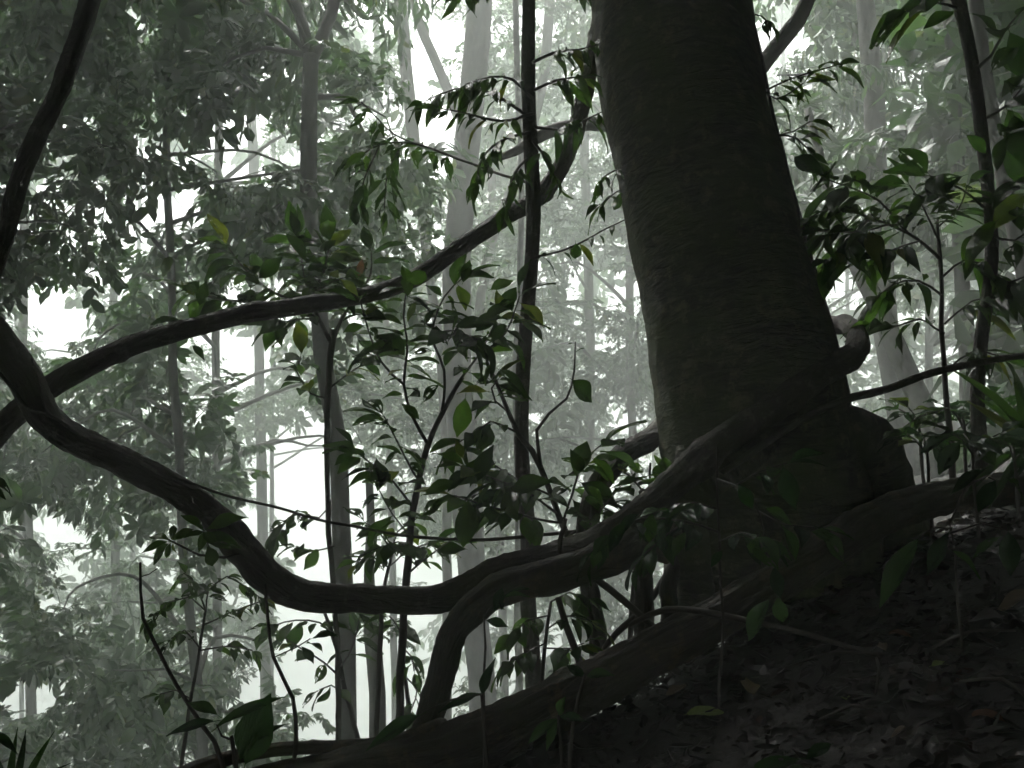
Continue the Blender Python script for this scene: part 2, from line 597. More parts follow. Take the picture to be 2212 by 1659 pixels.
# ------------------------------------------------------------------ leafy sprays for the misty trees (shared meshes)
def spray_mesh(name, kind, seed):
    r = random.Random(seed)
    V, Fc = [], []

    def bar(a, b_, ra, rb):
        t = (b_ - a).normalized()
        u = t.cross(Vector((0.3, 0.2, 1))).normalized()
        v2 = t.cross(u)
        i0 = len(V)
        for p, q in ((a, ra), (b_, rb)):
            for k in range(3):
                an = k * 2.0944
                V.append(p + u * math.cos(an) * q + v2 * math.sin(an) * q)
        for k in range(3):
            Fc.append((i0 + k, i0 + (k + 1) % 3, i0 + 3 + (k + 1) % 3, i0 + 3 + k))

    def leaf(p, dv, nv, l, wd, droop=0.15, peak=0.4):
        y = dv.normalized()
        x = y.cross(nv)
        if x.length < 1e-3:
            x = Vector((1, 0, 0))
        x.normalize()
        z = x.cross(y)
        i0 = len(V)
        h = wd * l * 0.5

        def q(a, t, b_):
            V.append(p + x * a + y * t * l + z * (b_ - droop * t * t * l))
        if kind == 'fine':
            q(0, 0, 0); q(-h, 0.42, h * 0.3); q(0, 0.42, 0); q(h, 0.42, h * 0.3); q(0, 1, 0)
            Fc.extend([(i0, i0 + 2, i0 + 1), (i0, i0 + 3, i0 + 2), (i0 + 1, i0 + 2, i0 + 4), (i0 + 2, i0 + 3, i0 + 4)])
            return
        q(0, 0, 0)
        q(-h * 0.85, peak * 0.62, h * 0.3); q(0, peak * 0.62, 0); q(h * 0.85, peak * 0.62, h * 0.3)
        q(-h * 0.9, peak + 0.25, h * 0.3); q(0, peak + 0.25, 0); q(h * 0.9, peak + 0.25, h * 0.3)
        q(0, 1, 0)
        Fc.extend([(i0, i0 + 2, i0 + 1), (i0, i0 + 3, i0 + 2), (i0 + 1, i0 + 2, i0 + 5, i0 + 4), (i0 + 2, i0 + 3, i0 + 6, i0 + 5),
                   (i0 + 4, i0 + 5, i0 + 7), (i0 + 5, i0 + 6, i0 + 7)])

    cfg = {'broad': (9, 8, 0.19, 0.48, 0.5), 'fine': (14, 11, 0.105, 0.44, 0.35), 'lance': (10, 8, 0.23, 0.27, 0.95), 'rosette': (7, 10, 0.27, 0.36, 0.25)}[kind]
    ntw, nl, ll, lw, dr = cfg
    axis_p = []
    p = Vector((0, 0, 0))
    dv = Vector((r.uniform(-.15, .15), 1, r.uniform(0.05, 0.25)))
    for i in range(6):
        axis_p.append(p.copy())
        p = p + dv.normalized() * 0.2
        dv += Vector((r.uniform(-.25, .25), 0, -0.12 * (1 if kind != 'rosette' else 0.3) + r.uniform(-.08, .08)))
    for i in range(5):
        bar(axis_p[i], axis_p[i + 1], 0.012 - 0.0018 * i, 0.012 - 0.0018 * (i + 1))
    for k in range(ntw):
        t = 0.18 + 0.82 * k / (ntw - 1)
        a, tn = along(axis_p, t)
        sg = 1 if k % 2 else -1
        d2 = tn * r.uniform(0.4, 0.9) + Vector((sg * r.uniform(0.5, 1.1), 0, r.uniform(-0.45, 0.45)))
        if k == ntw - 1:
            d2 = tn + rnd_unit(r) * 0.2
        d2.normalize()
        ln = r.uniform(0.25, 0.5) * (1.1 - 0.4 * t)
        m_ = a + d2 * ln * 0.5 + Vector((0, 0, 0.01))
        e = a + d2 * ln + Vector((0, 0, -0.08 * dr))
        if kind == 'fine':
            bar(a, e, 0.006, 0.003)
        else:
            bar(a, m_, 0.006, 0.0045)
            bar(m_, e, 0.0045, 0.0025)
        tw = [a, m_, e]
        if kind == 'rosette':
            up = (d2 + Vector((0, 0, 0.6))).normalized()
            for q in range(nl):
                an = q * 2.4
                sx = up.cross(Vector((0, 1, 0.1))).normalized()
                sy = up.cross(sx)
                lv = sx * math.cos(an) + sy * math.sin(an) + up * r.uniform(0.0, 0.7)
                leaf(e + rnd_unit(r) * 0.01, lv, up + rnd_unit(r) * 0.3, ll * r.uniform(0.6, 1.15), lw, 0.25, 0.5)
        else:
            for q in range(nl):
                tt = 0.12 + 0.88 * (q + 0.5) / nl
                pp, t2 = along(tw, tt)
                sv = t2.cross(Vector((0, 0, 1)))
                sv = sv.normalized() if sv.length > 0.05 else Vector((1, 0, 0))
                lv = t2 * r.uniform(0.3, 0.9) + sv * (1 if q % 2 else -1) * r.uniform(0.4, 1.0) + Vector((0, 0, -dr * r.uniform(0.3, 1.4))) + rnd_unit(r) * 0.3
                leaf(pp, lv, Vector((0, 0, 1)) + rnd_unit(r) * 0.7, ll * r.uniform(0.6, 1.2), lw, 0.2)
    return mesh_from(name, V, Fc, M['leaf_mid'], None)


SPRAY = {k: [spray_mesh('leafy_branch_' + k, k, 100 + 10 * i + s) for s in range(4)] for i, k in enumerate(('broad', 'fine', 'lance', 'rosette'))}


def tri_arrays(me):
    n = len(me.vertices)
    Va = np.empty(n * 3, dtype=np.float32)
    me.vertices.foreach_get('co', Va)
    T = []
    for p in me.polygons:
        v = list(p.vertices)
        for k in range(1, len(v) - 1):
            T.append((v[0], v[k], v[k + 1]))
    return Va.reshape(-1, 3), np.array(T, dtype=np.int32)


SPRAY = {k: [tri_arrays(me) for me in v] for k, v in SPRAY.items()}
CROWN = {}          # thing -> pieces of its crown


def big_mesh(name, V, T, mat):
    """a triangle mesh straight from arrays"""
    me = bpy.data.meshes.new(name)
    me.vertices.add(len(V))
    me.vertices.foreach_set('co', np.ascontiguousarray(V, dtype=np.float32).ravel())
    me.loops.add(len(T) * 3)
    me.loops.foreach_set('vertex_index', np.ascontiguousarray(T, dtype=np.int32).ravel())
    me.polygons.add(len(T))
    me.polygons.foreach_set('loop_start', np.arange(0, len(T) * 3, 3, dtype=np.int32))
    me.polygons.foreach_set('use_smooth', np.ones(len(T), dtype=bool))
    me.materials.append(mat)
    me.update(calc_edges=True)
    me.validate()
    return me


def spray_obj(tmpl, pos, direc, scale, parent, rs=rng):
    """one leafy branch added to the crown of its tree"""
    y = direc.normalized()
    up = Vector((0, 0, 1)) + rnd_unit(rs) * 0.4
    x = y.cross(up)
    x = x.normalized() if x.length > 1e-3 else Vector((1, 0, 0))
    z = x.cross(y)
    A = np.array([[x.x, x.y, x.z], [y.x, y.y, y.z], [z.x, z.y, z.z]], dtype=np.float32) * scale
    CROWN.setdefault(parent.name, [parent, []])[1].append((tmpl[0] @ A + np.array(pos - parent.location, dtype=np.float32), tmpl[1]))


def build_crowns():
    for o, pieces in CROWN.values():
        off, Vs, Ts = 0, [], []
        for v_, t_ in pieces:
            Vs.append(v_)
            Ts.append(t_ + off)
            off += len(v_)
        me = big_mesh('crown', np.concatenate(Vs), np.concatenate(Ts), M['leaf_mid'])
        tag(link(bpy.data.objects.new('crown', me), o), kind='stuff')


# ------------------------------------------------------------------ the misty trees: trunks first, then leafy branches shared out among them
GAPS = [(938, 300, 62), (932, 215, 42), (908, 120, 40), (800, 28, 34), (950, 480, 26), (530, 745, 62), (500, 640, 40),
        (110, 700, 62), (55, 690, 42), (190, 690, 26), (680, 1060, 82), (630, 1110, 66), (690, 1200, 75), (650, 1330, 55), (690, 1430, 85),
        (760, 1180, 45), (870, 1500, 85), (950, 1510, 75), (790, 1500, 70), (840, 1420, 60), (120, 1150, 45), (1655, 60, 55), (1800, 600, 42), (18, 400, 30),
        (60, 1500, 46), (500, 268, 30), (545, 330, 24), (340, 465, 40), (290, 480, 25), (1080, 1450, 20), (640, 960, 30),
        (60, 380, 16), (150, 335, 14), (170, 585, 18), (425, 300, 18), (250, 455, 14), (330, 560, 16), (610, 540, 16), (700, 320, 14), (30, 190, 14),
        (200, 880, 14), (290, 1000, 16), (60, 1100, 18), (150, 1470, 20), (30, 1430, 16), (330, 1180, 12), (740, 420, 16), (420, 880, 16), (1230, 700, 18), (1210, 820, 16), (1330, 900, 14), (1250, 600, 14), (1950, 180, 14), (1800, 100, 12)]


def in_gap(p, grow=1.0, mul=1.0):
    x, y, d = unP(p)
    return any((x - a) ** 2 + (y - b_) ** 2 < (g * mul + grow) ** 2 for a, b_, g in GAPS)


class Tree:
    def __init__(s, name, label, rows, group=None, mat='grey', sides=10, top=6.0, cat='tree', lump=0.06, to_ground=True, cap=None):
        pts, rad = pxpath(rows)
        # carry the trunk on above the picture and down to the ground
        if top:
            v = (pts[0] - pts[1]).normalized()
            v = (v + Vector((0, 0, 1.2))).normalized()
            for k in (1, 2):
                pts.insert(0, pts[0] + v * top * 0.5)
                rad.insert(0, rad[0] * 0.72)
        if to_ground:
            e = pts[-1]
            for _ in range(40):
                gz = ground_z(e.x, e.y)
                if e.z <= gz - 0.1:
                    break
                v = (pts[-1] - pts[-2]).normalized()
                v = (v + Vector((0, 0, -1.5))).normalized()
                st = min(2.5, max(0.3, e.z - gz + 0.2))
                e = e + v * st
                pts.append(e)
                rad.append(rad[-1] * 1.03)
        s.pts, s.rad = pts, rad
        s.root = thing(name, label, cat, pts[-1], group)
        s.trunk = tube('trunk', pts, rad, M[mat], s.root, sides=sides, step=0.35 if rows[0][2] > 7 else 0.08, lump=lump, freq=3.0, wob=0.03)
        s.mat = mat
        s.ax, s.ar = catmull(pts, rad, 0.5)

    def near(s, p):
        """nearest trunk axis point to p, a little below it"""
        return min(range(len(s.ax)), key=lambda i: (s.ax[i] - p).length + 0.5 * abs((p.z - s.ax[i].z) - 0.6))

    def hd(s, p):
        i = s.near(p)
        return (s.ax[i] - p).length

    def limb(s, p, r=None):
        i = s.near(p)
        a = s.ax[i]
        v = p - a
        m1 = a + v * 0.4 + Vector((0, 0, 0.12 * v.length)) + rnd_unit() * 0.05 * v.length
        m2 = a + v * 0.75 + Vector((0, 0, 0.08 * v.length)) + rnd_unit() * 0.05 * v.length
        r0 = r or min(s.ar[i] * 0.6, 0.012 + 0.018 * v.length)
        return tube('limb', [a, m1, m2, p], [r0, r0 * 0.7, r0 * 0.5, r0 * 0.25], M[s.mat], s.root, sides=5, step=0.4, lump=0.05)

    def clump(s, p, R, n, kind, scale, limb=True, gap=10, droop=0.0, flat=0.75):
        if limb and s.hd(p) < (5.5 if scale < 3 else 9):
            s.limb(p)
        k = 0
        for _ in range(n):
            u = rnd_unit()
            u.z *= flat
            o = p + u * R * rng.uniform(0.0, 0.65)
            dv = u + Vector((rng.uniform(-.4, .4), rng.uniform(-.4, .4), rng.uniform(-0.35, 0.3) - droop))
            sc = scale * rng.uniform(0.62, 1.3)
            if in_gap(o + dv.normalized() * sc * 0.55, gap) or in_gap(o, gap) or in_gap(o + dv.normalized() * sc, gap * 0.3):
                continue
            spray_obj(rng.choice(SPRAY[kind]), o, dv, sc, s.root)
            k += 1
        return k


G_MID, G_BACK, G_FAR = 'trees standing in the mist down the slope', 'paler trees deeper in the mist', 'faint trees far off in the mist'
mid, back, far = [], [], []
# midground: trunks one can follow in the photograph
mid.append(Tree('slender_tree', 'slender straight grey tree rising behind the looping vines at left', [(360, 250, 14, 16), (368, 560, 14, 18), (382, 900, 14, 20), (405, 1300, 14, 22), (440, 1650, 14, 24)], G_MID))
mid.append(Tree('forked_tree', 'grey tree whose dark upper trunk forks near the top of the picture', [(672, 120, 11.4, 34), (668, 300, 11.3, 36), (668, 480, 11.2, 38), (690, 700, 11.1, 38), (720, 900, 11, 40), (734, 1050, 11, 40), (742, 1260, 11, 42), (750, 1500, 11, 42)], G_MID, top=0))
fk = mid[-1]
for rows in ([(672, 130, 11.4, 30), (700, 70, 11.5, 28), (730, -30, 11.6, 26), (745, -260, 12, 22)], [(672, 130, 11.4, 28), (655, 60, 11.6, 24), (632, -20, 11.8, 22), (610, -240, 12, 18)]):
    pp, rr_ = pxpath(rows)
    tube('limb', pp, rr_, M['grey'], fk.root, sides=8, step=0.3, lump=0.06)
mid.append(Tree('pale_tree', 'stout pale tree with smooth bark, thickest of the misty trunks', [(1036, 0, 17, 56), (1016, 250, 17, 56), (992, 500, 17, 58), (985, 680, 17, 62), (1000, 1000, 17, 60), (1024, 1300, 17, 60), (1040, 1500, 17, 58)], G_MID, sides=14))
mid.append(Tree('leaning_tree', 'thin pale tree left of the stout pale trunk, leaning away from it', [(866, -20, 20, 26), (876, 140, 20, 28), (890, 280, 20, 28), (908, 430, 20, 22), (925, 580, 20, 20), (945, 720, 20, 20), (960, 900, 20, 20)], G_MID))
tt = mid[-1]
pp, rr_ = pxpath([(885, -30, 19.6, 16), (905, 50, 19.6, 22), (935, 120, 19.5, 22), (965, 190, 19.3, 22), (985, 240, 18.6, 22)])
tube('limb', pp, rr_, M['grey'], tt.root, sides=7, step=0.3)
mid.append(Tree('slim_tree', 'slim pale tree just left of the dark straight pole', [(1114, -20, 15, 13), (1118, 180, 15, 13), (1126, 420, 15, 13), (1122, 640, 15, 14), (1115, 900, 15, 15), (1120, 1300, 15, 16)], G_MID))
mid.append(Tree('slanting_tree', 'pale tree slanting behind the dark pole toward the stout pale trunk', [(1190, -20, 21, 22), (1172, 180, 21, 22), (1130, 340, 21, 20), (1090, 450, 21, 20), (1050, 570, 21, 20), (1030, 760, 21, 20), (1035, 1100, 21, 20)], G_MID))
mid.append(Tree('slim_tree', 'slim pale tree rising through a tuft of leaves in the bright gap', [(796, 1000, 12, 16), (800, 1120, 12, 18), (798, 1230, 12, 22), (802, 1330, 12, 28), (806, 1375, 12, 33), (812, 1420, 12, 36), (816, 1500, 12, 36), (816, 1620, 12, 38)], G_MID, top=0))
mid[-1].stub = True
mid.append(Tree('valley_tree', 'upright pale tree behind the leaf sprays right of the big trunk', [(1885, 200, 14, 44), (1896, 420, 14, 46), (1908, 640, 14, 50), (1925, 780, 14, 54), (1945, 900, 14, 58)], G_MID, sides=12))
mid.append(Tree('leaning_tree', 'grey tree leaning downhill across the upright pale trunk at right', [(1815, 500, 11, 30), (1850, 575, 11, 36), (1925, 730, 11, 44), (1985, 860, 11, 48), (2020, 950, 11, 54)], G_MID, sides=12, top=1.5))
mid.append(Tree('sloping_tree', 'grey sloping trunk behind the dark sapling at the right edge', [(2100, -20, 9, 30), (2125, 140, 9, 30), (2160, 330, 9, 30), (2195, 500, 9, 32), (2240, 720, 9, 34), (2280, 900, 9, 36)], G_MID))
# midground trees whose trunks are hidden by their own leaves or stand outside the frame
mid.append(Tree('leafy_tree', 'dark leafy tree filling the upper left corner', [(-60, -100, 12.5, 30), (-80, 400, 12.5, 30), (-90, 900, 12.5, 34), (-95, 1500, 12.5, 36)], G_MID))
mid.append(Tree('leafy_tree', 'big-leaved tree with rosettes of leaves in the lower left corner', [(-140, 900, 10.5, 30), (-160, 1300, 10.5, 34), (-170, 1650, 10.5, 36)], G_MID, top=3))
mid.append(Tree('leafy_tree', 'leafy tree spreading its drooping branches in the upper right corner', [(2040, -150, 12, 26), (2060, 200, 12, 28), (2075, 500, 12, 30), (2090, 850, 12, 34)], G_MID))
hid = Tree('hidden_tree', 'grey tree behind the big trunk showing only a limb on each side', [(1500, 120, 8, 40), (1540, 300, 8, 50), (1580, 600, 8, 54), (1620, 900, 8, 58), (1640, 1050, 8, 60)], G_MID, top=3)
for rows in ([(1545, 330, 8, 38), (1600, 215, 7.9, 36), (1650, 130, 7.8, 36), (1690, 78, 7.8, 36), (1722, 40, 7.8, 34), (1748, -10, 7.8, 32), (1765, -120, 7.9, 28)],
             [(1560, 420, 8, 32), (1420, 300, 8.1, 32), (1310, 272, 8.2, 32), (1240, 276, 8.3, 31), (1180, 292, 8.4, 28), (1110, 330, 8.5, 20), (1040, 350, 8.6, 10)]):
    pp, rr_ = pxpath(rows)
    tube('limb', pp, rr_, M['grey'], hid.root, sides=9, step=0.12, lump=0.08, freq=5, wob=0.03)

# paler trees deeper in the mist
BK = [(60, 24, 20, 'faint trunk behind the upper left vine'), (255, 27, 18, 'faint trunk left of the slender grey tree'), (470, 22, 18, 'faint trunk right of the slender grey tree'),
      (560, 30, 22, 'faint trunk near the bright gap under the upper vine'), (838, 28, 14, 'faint thin trunk left of the thin leaning pale tree'),
      (1075, 26, 17, 'faint trunk between the stout pale trunk and the dark pole'), (1265, 27, 20, 'faint trunk just right of the dark pole'), (1370, 24, 18, 'faint trunk half hidden by the big trunk at its side'),
      (1760, 26, 20, 'faint trunk close behind the big trunk on the uphill side'), (2010, 23, 18, 'faint trunk seen through the leaves of the right-hand plants'), (2250, 25, 20, 'faint trunk at the far right edge')]
for i, (x, d, wpx, lab) in enumerate(BK):
    k = rng.uniform(-40, 40)
    back.append(Tree('misty_tree', lab, [(x + k, -200, d, wpx * .9), (x + k * .4, 300, d, wpx), (x + rng.uniform(-15, 15), 800, d, wpx), (x - k * .3, 1300, d, wpx * 1.1), (x - k * .5, 1700, d, wpx * 1.2)], G_BACK, sides=8))
FARX = [(-240, 'at the left edge'), (30, 'behind the crossing of the two lianas'), (300, 'left of the slender grey tree'), (590, 'left of the broad-leaved sapling'), (1215, 'close right of the dark pole'), (1400, 'close left of the big trunk'), (1700, 'close right of the big trunk'), (1830, 'left of the upright pale tree'), (2080, 'behind the dark sapling'), (2330, 'beyond the right edge')]
for x, where in FARX:
    d = rng.uniform(36, 46)
    k = rng.uniform(-20, 20)
    far.append(Tree('distant_tree', 'faint tree far off in the white mist, ' + where, [(x + k, 10, d, 8), (x, 500, d, 9), (x - k, 1200, d, 10), (x - k, 1700, d, 11)], G_FAR, sides=6, top=0))


def share(trees, p):
    return min(trees, key=lambda t: t.hd(p))


def scatter(trees, regions, depth, step, Rm, n, kinds, scale, prob=1.0, gapgrow=30, droop=0.0):
    cnt = 0
    for (x0, y0, x1, y1) in regions:
        y = y0
        while y < y1:
            x = x0 + rng.uniform(0, step * 0.5)
            while x < x1:
                if rng.random() < (prob(x, y) if callable(prob) else prob):
                    d = rng.uniform(*(depth(x, y) if callable(depth) else depth))
                    p = P(x + rng.uniform(-.4, .4) * step, y + rng.uniform(-.4, .4) * step, d)
                    if p.z > ground_z(p.x, p.y) + 0.4 and not in_gap(p, gapgrow):
                        t = share(trees, p)
                        cnt += t.clump(p, Rm * rng.uniform(0.8, 1.2), n, rng.choice(kinds), scale, droop=droop)
                x += step
            y += step * 0.85
    return cnt


left_trees = [mid[0], mid[1], mid[10 + 1], mid[12]] if False else [t for t in mid if t.root['label'].startswith(('slender', 'grey tree whose', 'dark leafy', 'big-leaved'))]
right_trees = [t for t in mid if t.root['label'].startswith(('leafy tree spreading', 'grey sloping', 'upright pale'))]


def dens_left(x, y):
    v = 0.9 if y < 520 else (0.68 if y < 1150 else 0.66)
    if x < 260 and 180 < y < 680:
        v = 0.75
    if x > 600 and y < 560:
        v = 0.75
    if x > 560 and y > 560:
        v = 0.15
    if 250 < x < 600 and y > 1100:
        v = 0.35
    return v


n1 = scatter(left_trees, [(-420, -70, 860, 1720)], lambda x, y: (11, 17.5) if y < 600 else (13, 20), 118, 0.8, 8, ['broad', 'broad', 'broad', 'lance', 'rosette'], 1.1, dens_left, 24)
n2 = scatter(right_trees, [(1700, -70, 2620, 420)], (12, 18), 130, 0.8, 8, ['lance', 'lance', 'broad'], 1.1, 0.75, 24, droop=0.35)


def dens_back(x, y):
    v = 0.62
    if x > 720 and y > 300:
        v = 0.85
    if x > 1290:
        v = 0.85
    if 860 < x < 1160 and y < 560:
        v = 0.4
    if 1160 < x < 1300 and y < 260:
        v = 0.5
    if 1150 < x < 1290 and 500 < y < 950:
        v = 0.75
    if 1700 < x < 2000 and 380 < y < 620:
        v = 0.4
    if 560 < x < 1080 and y > 1080:
        v = 0.1
    return v


n3 = scatter(back, [(-300, -40, 2560, 1720)], (19, 31), 140, 1.5, 7, ['fine', 'fine', 'fine', 'broad'], 1.6, dens_back, 22)


def dens_far(x, y):
    if 560 < x < 1000 and y > 1040:
        return 0.05
    if 860 < x < 1250 and y < 240:
        return 0.9
    if x > 700:
        return 0.95
    return 0.6


n3 += scatter(back, [(1170, 60, 1460, 980), (720, 420, 1130, 1000), (1050, 0, 1180, 420)], (22, 33), 120, 1.4, 7, ['fine'], 1.6, 0.75, 18)
n4 = scatter(far, [(-250, 10, 2480, 1500)], (35, 47), 165, 3.3, 5, ['fine', 'broad'], 3.3, dens_far, 22)
st = [t for t in mid if getattr(t, 'stub', False)][0]
for q in ((800, 1350), (770, 1375), (835, 1365)):
    spp = P(q[0], q[1], 12)
    for k in range(3):
        spray_obj(rng.choice(SPRAY['broad']), spp, Vector((rng.uniform(-1, 1), rng.uniform(-.6, .6), rng.uniform(-.2, .6))), 0.34, st.root)

# ------------------------------------------------------------------ the big leaning tree
bt_rows = [(1443, 0, 5.50), (1492, 300, 5.20), (1561, 600, 4.98), (1606, 800, 4.87), (1634, 950, 4.80), (1655, 1080, 4.76), (1668, 1200, 4.74), (1672, 1330, 4.74)]
hw = [171, 173, 183, 197, 206, 218, 230, 240]
bp_ = [P(x, y, d) for x, y, d in bt_rows]
br_ = [rpx(h, d[2]) for h, d in zip(hw, bt_rows)]
v = (bp_[0] - bp_[1]).normalized()
for k in range(4):
    v = (v + Vector((0.03, 0, 0.15))).normalized()
    bp_.insert(0, bp_[0] + v * 3.0)
    br_.insert(0, br_[0] * 0.93)
big = thing('massive_tree', 'massive dark tree trunk leaning over the bank, bark mottled with moss', 'tree', bp_[-1])
tube('trunk', bp_, br_, M['trunk'], big, sides=72, step=0.05, lump=0.035, freq=2.6, flute=0.018, nfl=5, seed=3)
for lab, rows in (('buttress root bulging out on the uphill side', [(1640, 840, 4.9, 150), (1730, 905, 4.78, 150), (1810, 940, 4.7, 140), (1872, 958, 4.68, 132), (1900, 1005, 4.68, 128), (1916, 1070, 4.7, 124), (1950, 1160, 4.75, 130)]),
                  ('ridge of root running down the front of the base', [(1780, 880, 4.55, 50), (1680, 945, 4.40, 62), (1590, 1005, 4.32, 66), (1510, 1065, 4.3, 66), (1450, 1130, 4.3, 60), (1420, 1210, 4.3, 54)]),
                  (None, [(1490, 960, 4.62, 60), (1490, 1080, 4.5, 74), (1498, 1190, 4.42, 74), (1505, 1300, 4.38, 78), (1500, 1420, 4.38, 90)]),
                  (None, [(1640, 1000, 4.55, 110), (1690, 1080, 4.45, 120), (1750, 1150, 4.4, 110), (1800, 1230, 4.4, 90), (1830, 1300, 4.4, 60)])):
    pp, rr_ = pxpath([r_ for r_ in rows])
    o = tube('buttress_root', pp, rr_, M['trunk'], big, sides=18, step=0.05, lump=0.14, freq=7, seed=len(rows))
    if lab:
        o['label'] = lab
top = bp_[0]
bigT = Tree.__new__(Tree)
bigT.root, bigT.mat, bigT.pts, bigT.rad = big, 'trunk', bp_, br_
bigT.ax, bigT.ar = catmull(bp_[:6], br_[:6], 0.5)
for k in range(26):
    a = k * 2.4
    rad_ = 1.5 + 4.2 * math.sqrt((k + 0.5) / 26)
    p = Vector((top.x - 0.8 + rad_ * math.cos(a), top.y - 2.2 + rad_ * math.sin(a) * 0.9, top.z + 0.8 - 0.12 * rad_ + rng.uniform(-.6, .6)))
    bigT.clump(p, 1.4, 7, 'broad', 1.9, gap=0)

# ------------------------------------------------------------------ lianas
def liana(name, label, rows, mat='vine', cat='liana', sides=28, step=0.02, lump=0.15, freq=10, flute=0.05, nfl=3, twist=3.0, wob=0.014, seed=1, knots=3.0):
    pp, rr_ = pxpath(rows)
    rr_ = [q_ * 0.9 for q_ in rr_]
    base = pp[-1].copy()
    V, Fc, UV = tube_data(pp, rr_, sides=sides, step=step, lump=lump, freq=freq, flute=flute, nfl=nfl, twist=twist, wob=wob, seed=seed, base=base, knots=knots)
    o = bpy.data.objects.new(name, mesh_from(name, V, Fc, M[mat], UV))
    o.location = base
    link(o)
    return tag(o, label, cat)


liana('thick_liana', 'thick twisted liana looping down from upper left and coiling round the big trunk',
      [(340, -1500, 5.6, 50), (300, -700, 4.5, 50), (230, -160, 3.7, 50), (190, 0, 3.65, 46), (160, 110, 3.6, 45), (105, 245, 3.55, 44), (52, 370, 3.5, 43), (16, 500, 3.45, 42), (-22, 600, 3.42, 42), (-58, 655, 3.4, 50),
       (-12, 720, 3.4, 70), (44, 812, 3.4, 78), (92, 890, 3.4, 74), (160, 940, 3.42, 72), (270, 1000, 3.45, 70), (370, 1050, 3.5, 70), (450, 1105, 3.55, 72), (520, 1180, 3.6, 80),
       (590, 1250, 3.68, 80), (680, 1290, 3.78, 72), (800, 1292, 3.9, 64), (920, 1296, 4.0, 66), (1010, 1272, 4.05, 74), (1080, 1236, 4.08, 76), (1200, 1205, 4.12, 74), (1310, 1160, 4.15, 76),
       (1410, 1085, 4.18, 74), (1490, 1010, 4.2, 72), (1590, 935, 4.24, 72), (1690, 868, 4.34, 70), (1770, 815, 4.5, 68), (1826, 784, 4.66, 66), (1850, 757, 4.76, 58), (1853, 726, 4.88, 50), (1834, 704, 5.0, 46), (1806, 700, 5.12, 45), (1770, 706, 5.25, 48), (1690, 716, 5.42, 46)], seed=2)
liana('climbing_liana', 'long smooth liana rising rightward across the left half to the big trunk',
      [(-1150, 2900, 6.0, 60), (-1000, 2300, 5.5, 60), (-700, 1620, 5.0, 58), (-420, 1290, 4.3, 58), (-190, 1090, 3.9, 58), (-60, 985, 3.75, 60), (20, 905, 3.66, 58), (100, 842, 3.66, 56), (220, 775, 3.8, 52), (320, 735, 4.0, 48), (430, 702, 4.2, 46), (530, 680, 4.4, 46), (640, 662, 4.6, 44),
       (740, 645, 4.8, 40), (830, 628, 5.0, 40), (920, 585, 5.2, 42), (1010, 525, 5.4, 42), (1090, 468, 5.6, 42), (1160, 430, 5.75, 42), (1210, 365, 5.85, 42), (1243, 280, 5.98, 42), (1266, 190, 6.1, 40), (1284, 90, 6.25, 36), (1310, -40, 6.4, 36), (1330, -300, 6.7, 34), (1350, -900, 7.6, 30)],
      lump=0.07, flute=0.02, seed=5)
liana('hanging_root', 'bent root under the thick liana curving down to the bank',
      [(1470, 1090, 4.4, 70), (1390, 1155, 4.2, 84), (1310, 1208, 4.02, 92), (1220, 1236, 3.94, 92), (1120, 1262, 3.9, 84), (1040, 1300, 3.86, 74), (985, 1355, 3.82, 66), (955, 1430, 3.8, 64), (938, 1510, 3.78, 62), (915, 1590, 3.74, 66), (880, 1680, 3.7, 76)],
      mat='root', cat='root', lump=0.13, flute=0.06, nfl=4, seed=8)
liana('curved_liana', 'reddish brown liana bending left out from behind the big trunk',
      [(1620, 800, 5.9, 50), (1530, 840, 5.6, 50), (1470, 885, 5.3, 52), (1415, 938, 5.0, 54), (1350, 985, 4.75, 54), (1297, 1040, 4.55, 52), (1272, 1110, 4.45, 50), (1262, 1180, 4.45, 48), (1268, 1260, 4.45, 44), (1285, 1340, 4.45, 42), (1300, 1450, 4.4, 46)],
      mat='vine', lump=0.1, flute=0.03, seed=11)
liana('surface_root', 'huge ridged surface root running down the bank edge from the right',
      [(2420, 1060, 4.9, 80), (2230, 1055, 4.75, 78), (2090, 1068, 4.6, 76), (1990, 1080, 4.38, 82), (1900, 1122, 4.22, 86), (1800, 1185, 4.08, 90), (1700, 1246, 3.98, 92), (1600, 1302, 3.92, 94), (1500, 1360, 3.88, 100), (1400, 1415, 3.84, 106),
       (1280, 1482, 3.82, 116), (1150, 1552, 3.7, 124), (1010, 1615, 3.6, 130), (850, 1660, 3.5, 120), (680, 1688, 3.4, 110), (500, 1720, 3.3, 110), (250, 1790, 3.15, 110)],
      mat='root', cat='root', sides=40, step=0.03, lump=0.15, freq=6, flute=0.085, nfl=7, twist=1.6, seed=14)
liana('slender_root', 'slender root resting along the top of the huge surface root',
      [(960, 1570, 3.62, 36), (860, 1602, 3.55, 36), (760, 1613, 3.5, 34), (640, 1612, 3.42, 32), (540, 1628, 3.36, 32), (440, 1652, 3.3, 34), (300, 1700, 3.25, 36)], mat='root', cat='root', seed=15)
liana('thin_vine', 'thin vine stretched from the big trunk base to the right edge',
      [(1560, 1020, 4.2, 16), (1650, 958, 4.25, 18), (1740, 900, 4.3, 19), (1830, 862, 4.35, 20), (1920, 838, 4.4, 19), (2010, 806, 4.4, 18), (2110, 785, 4.4, 17), (2230, 768, 4.4, 16), (2420, 740, 4.4, 15), (2900, 760, 5.0, 14), (3500, 900, 5.6, 14)], sides=8, cat='vine', lump=0.1, flute=0, wob=0.01, seed=17)
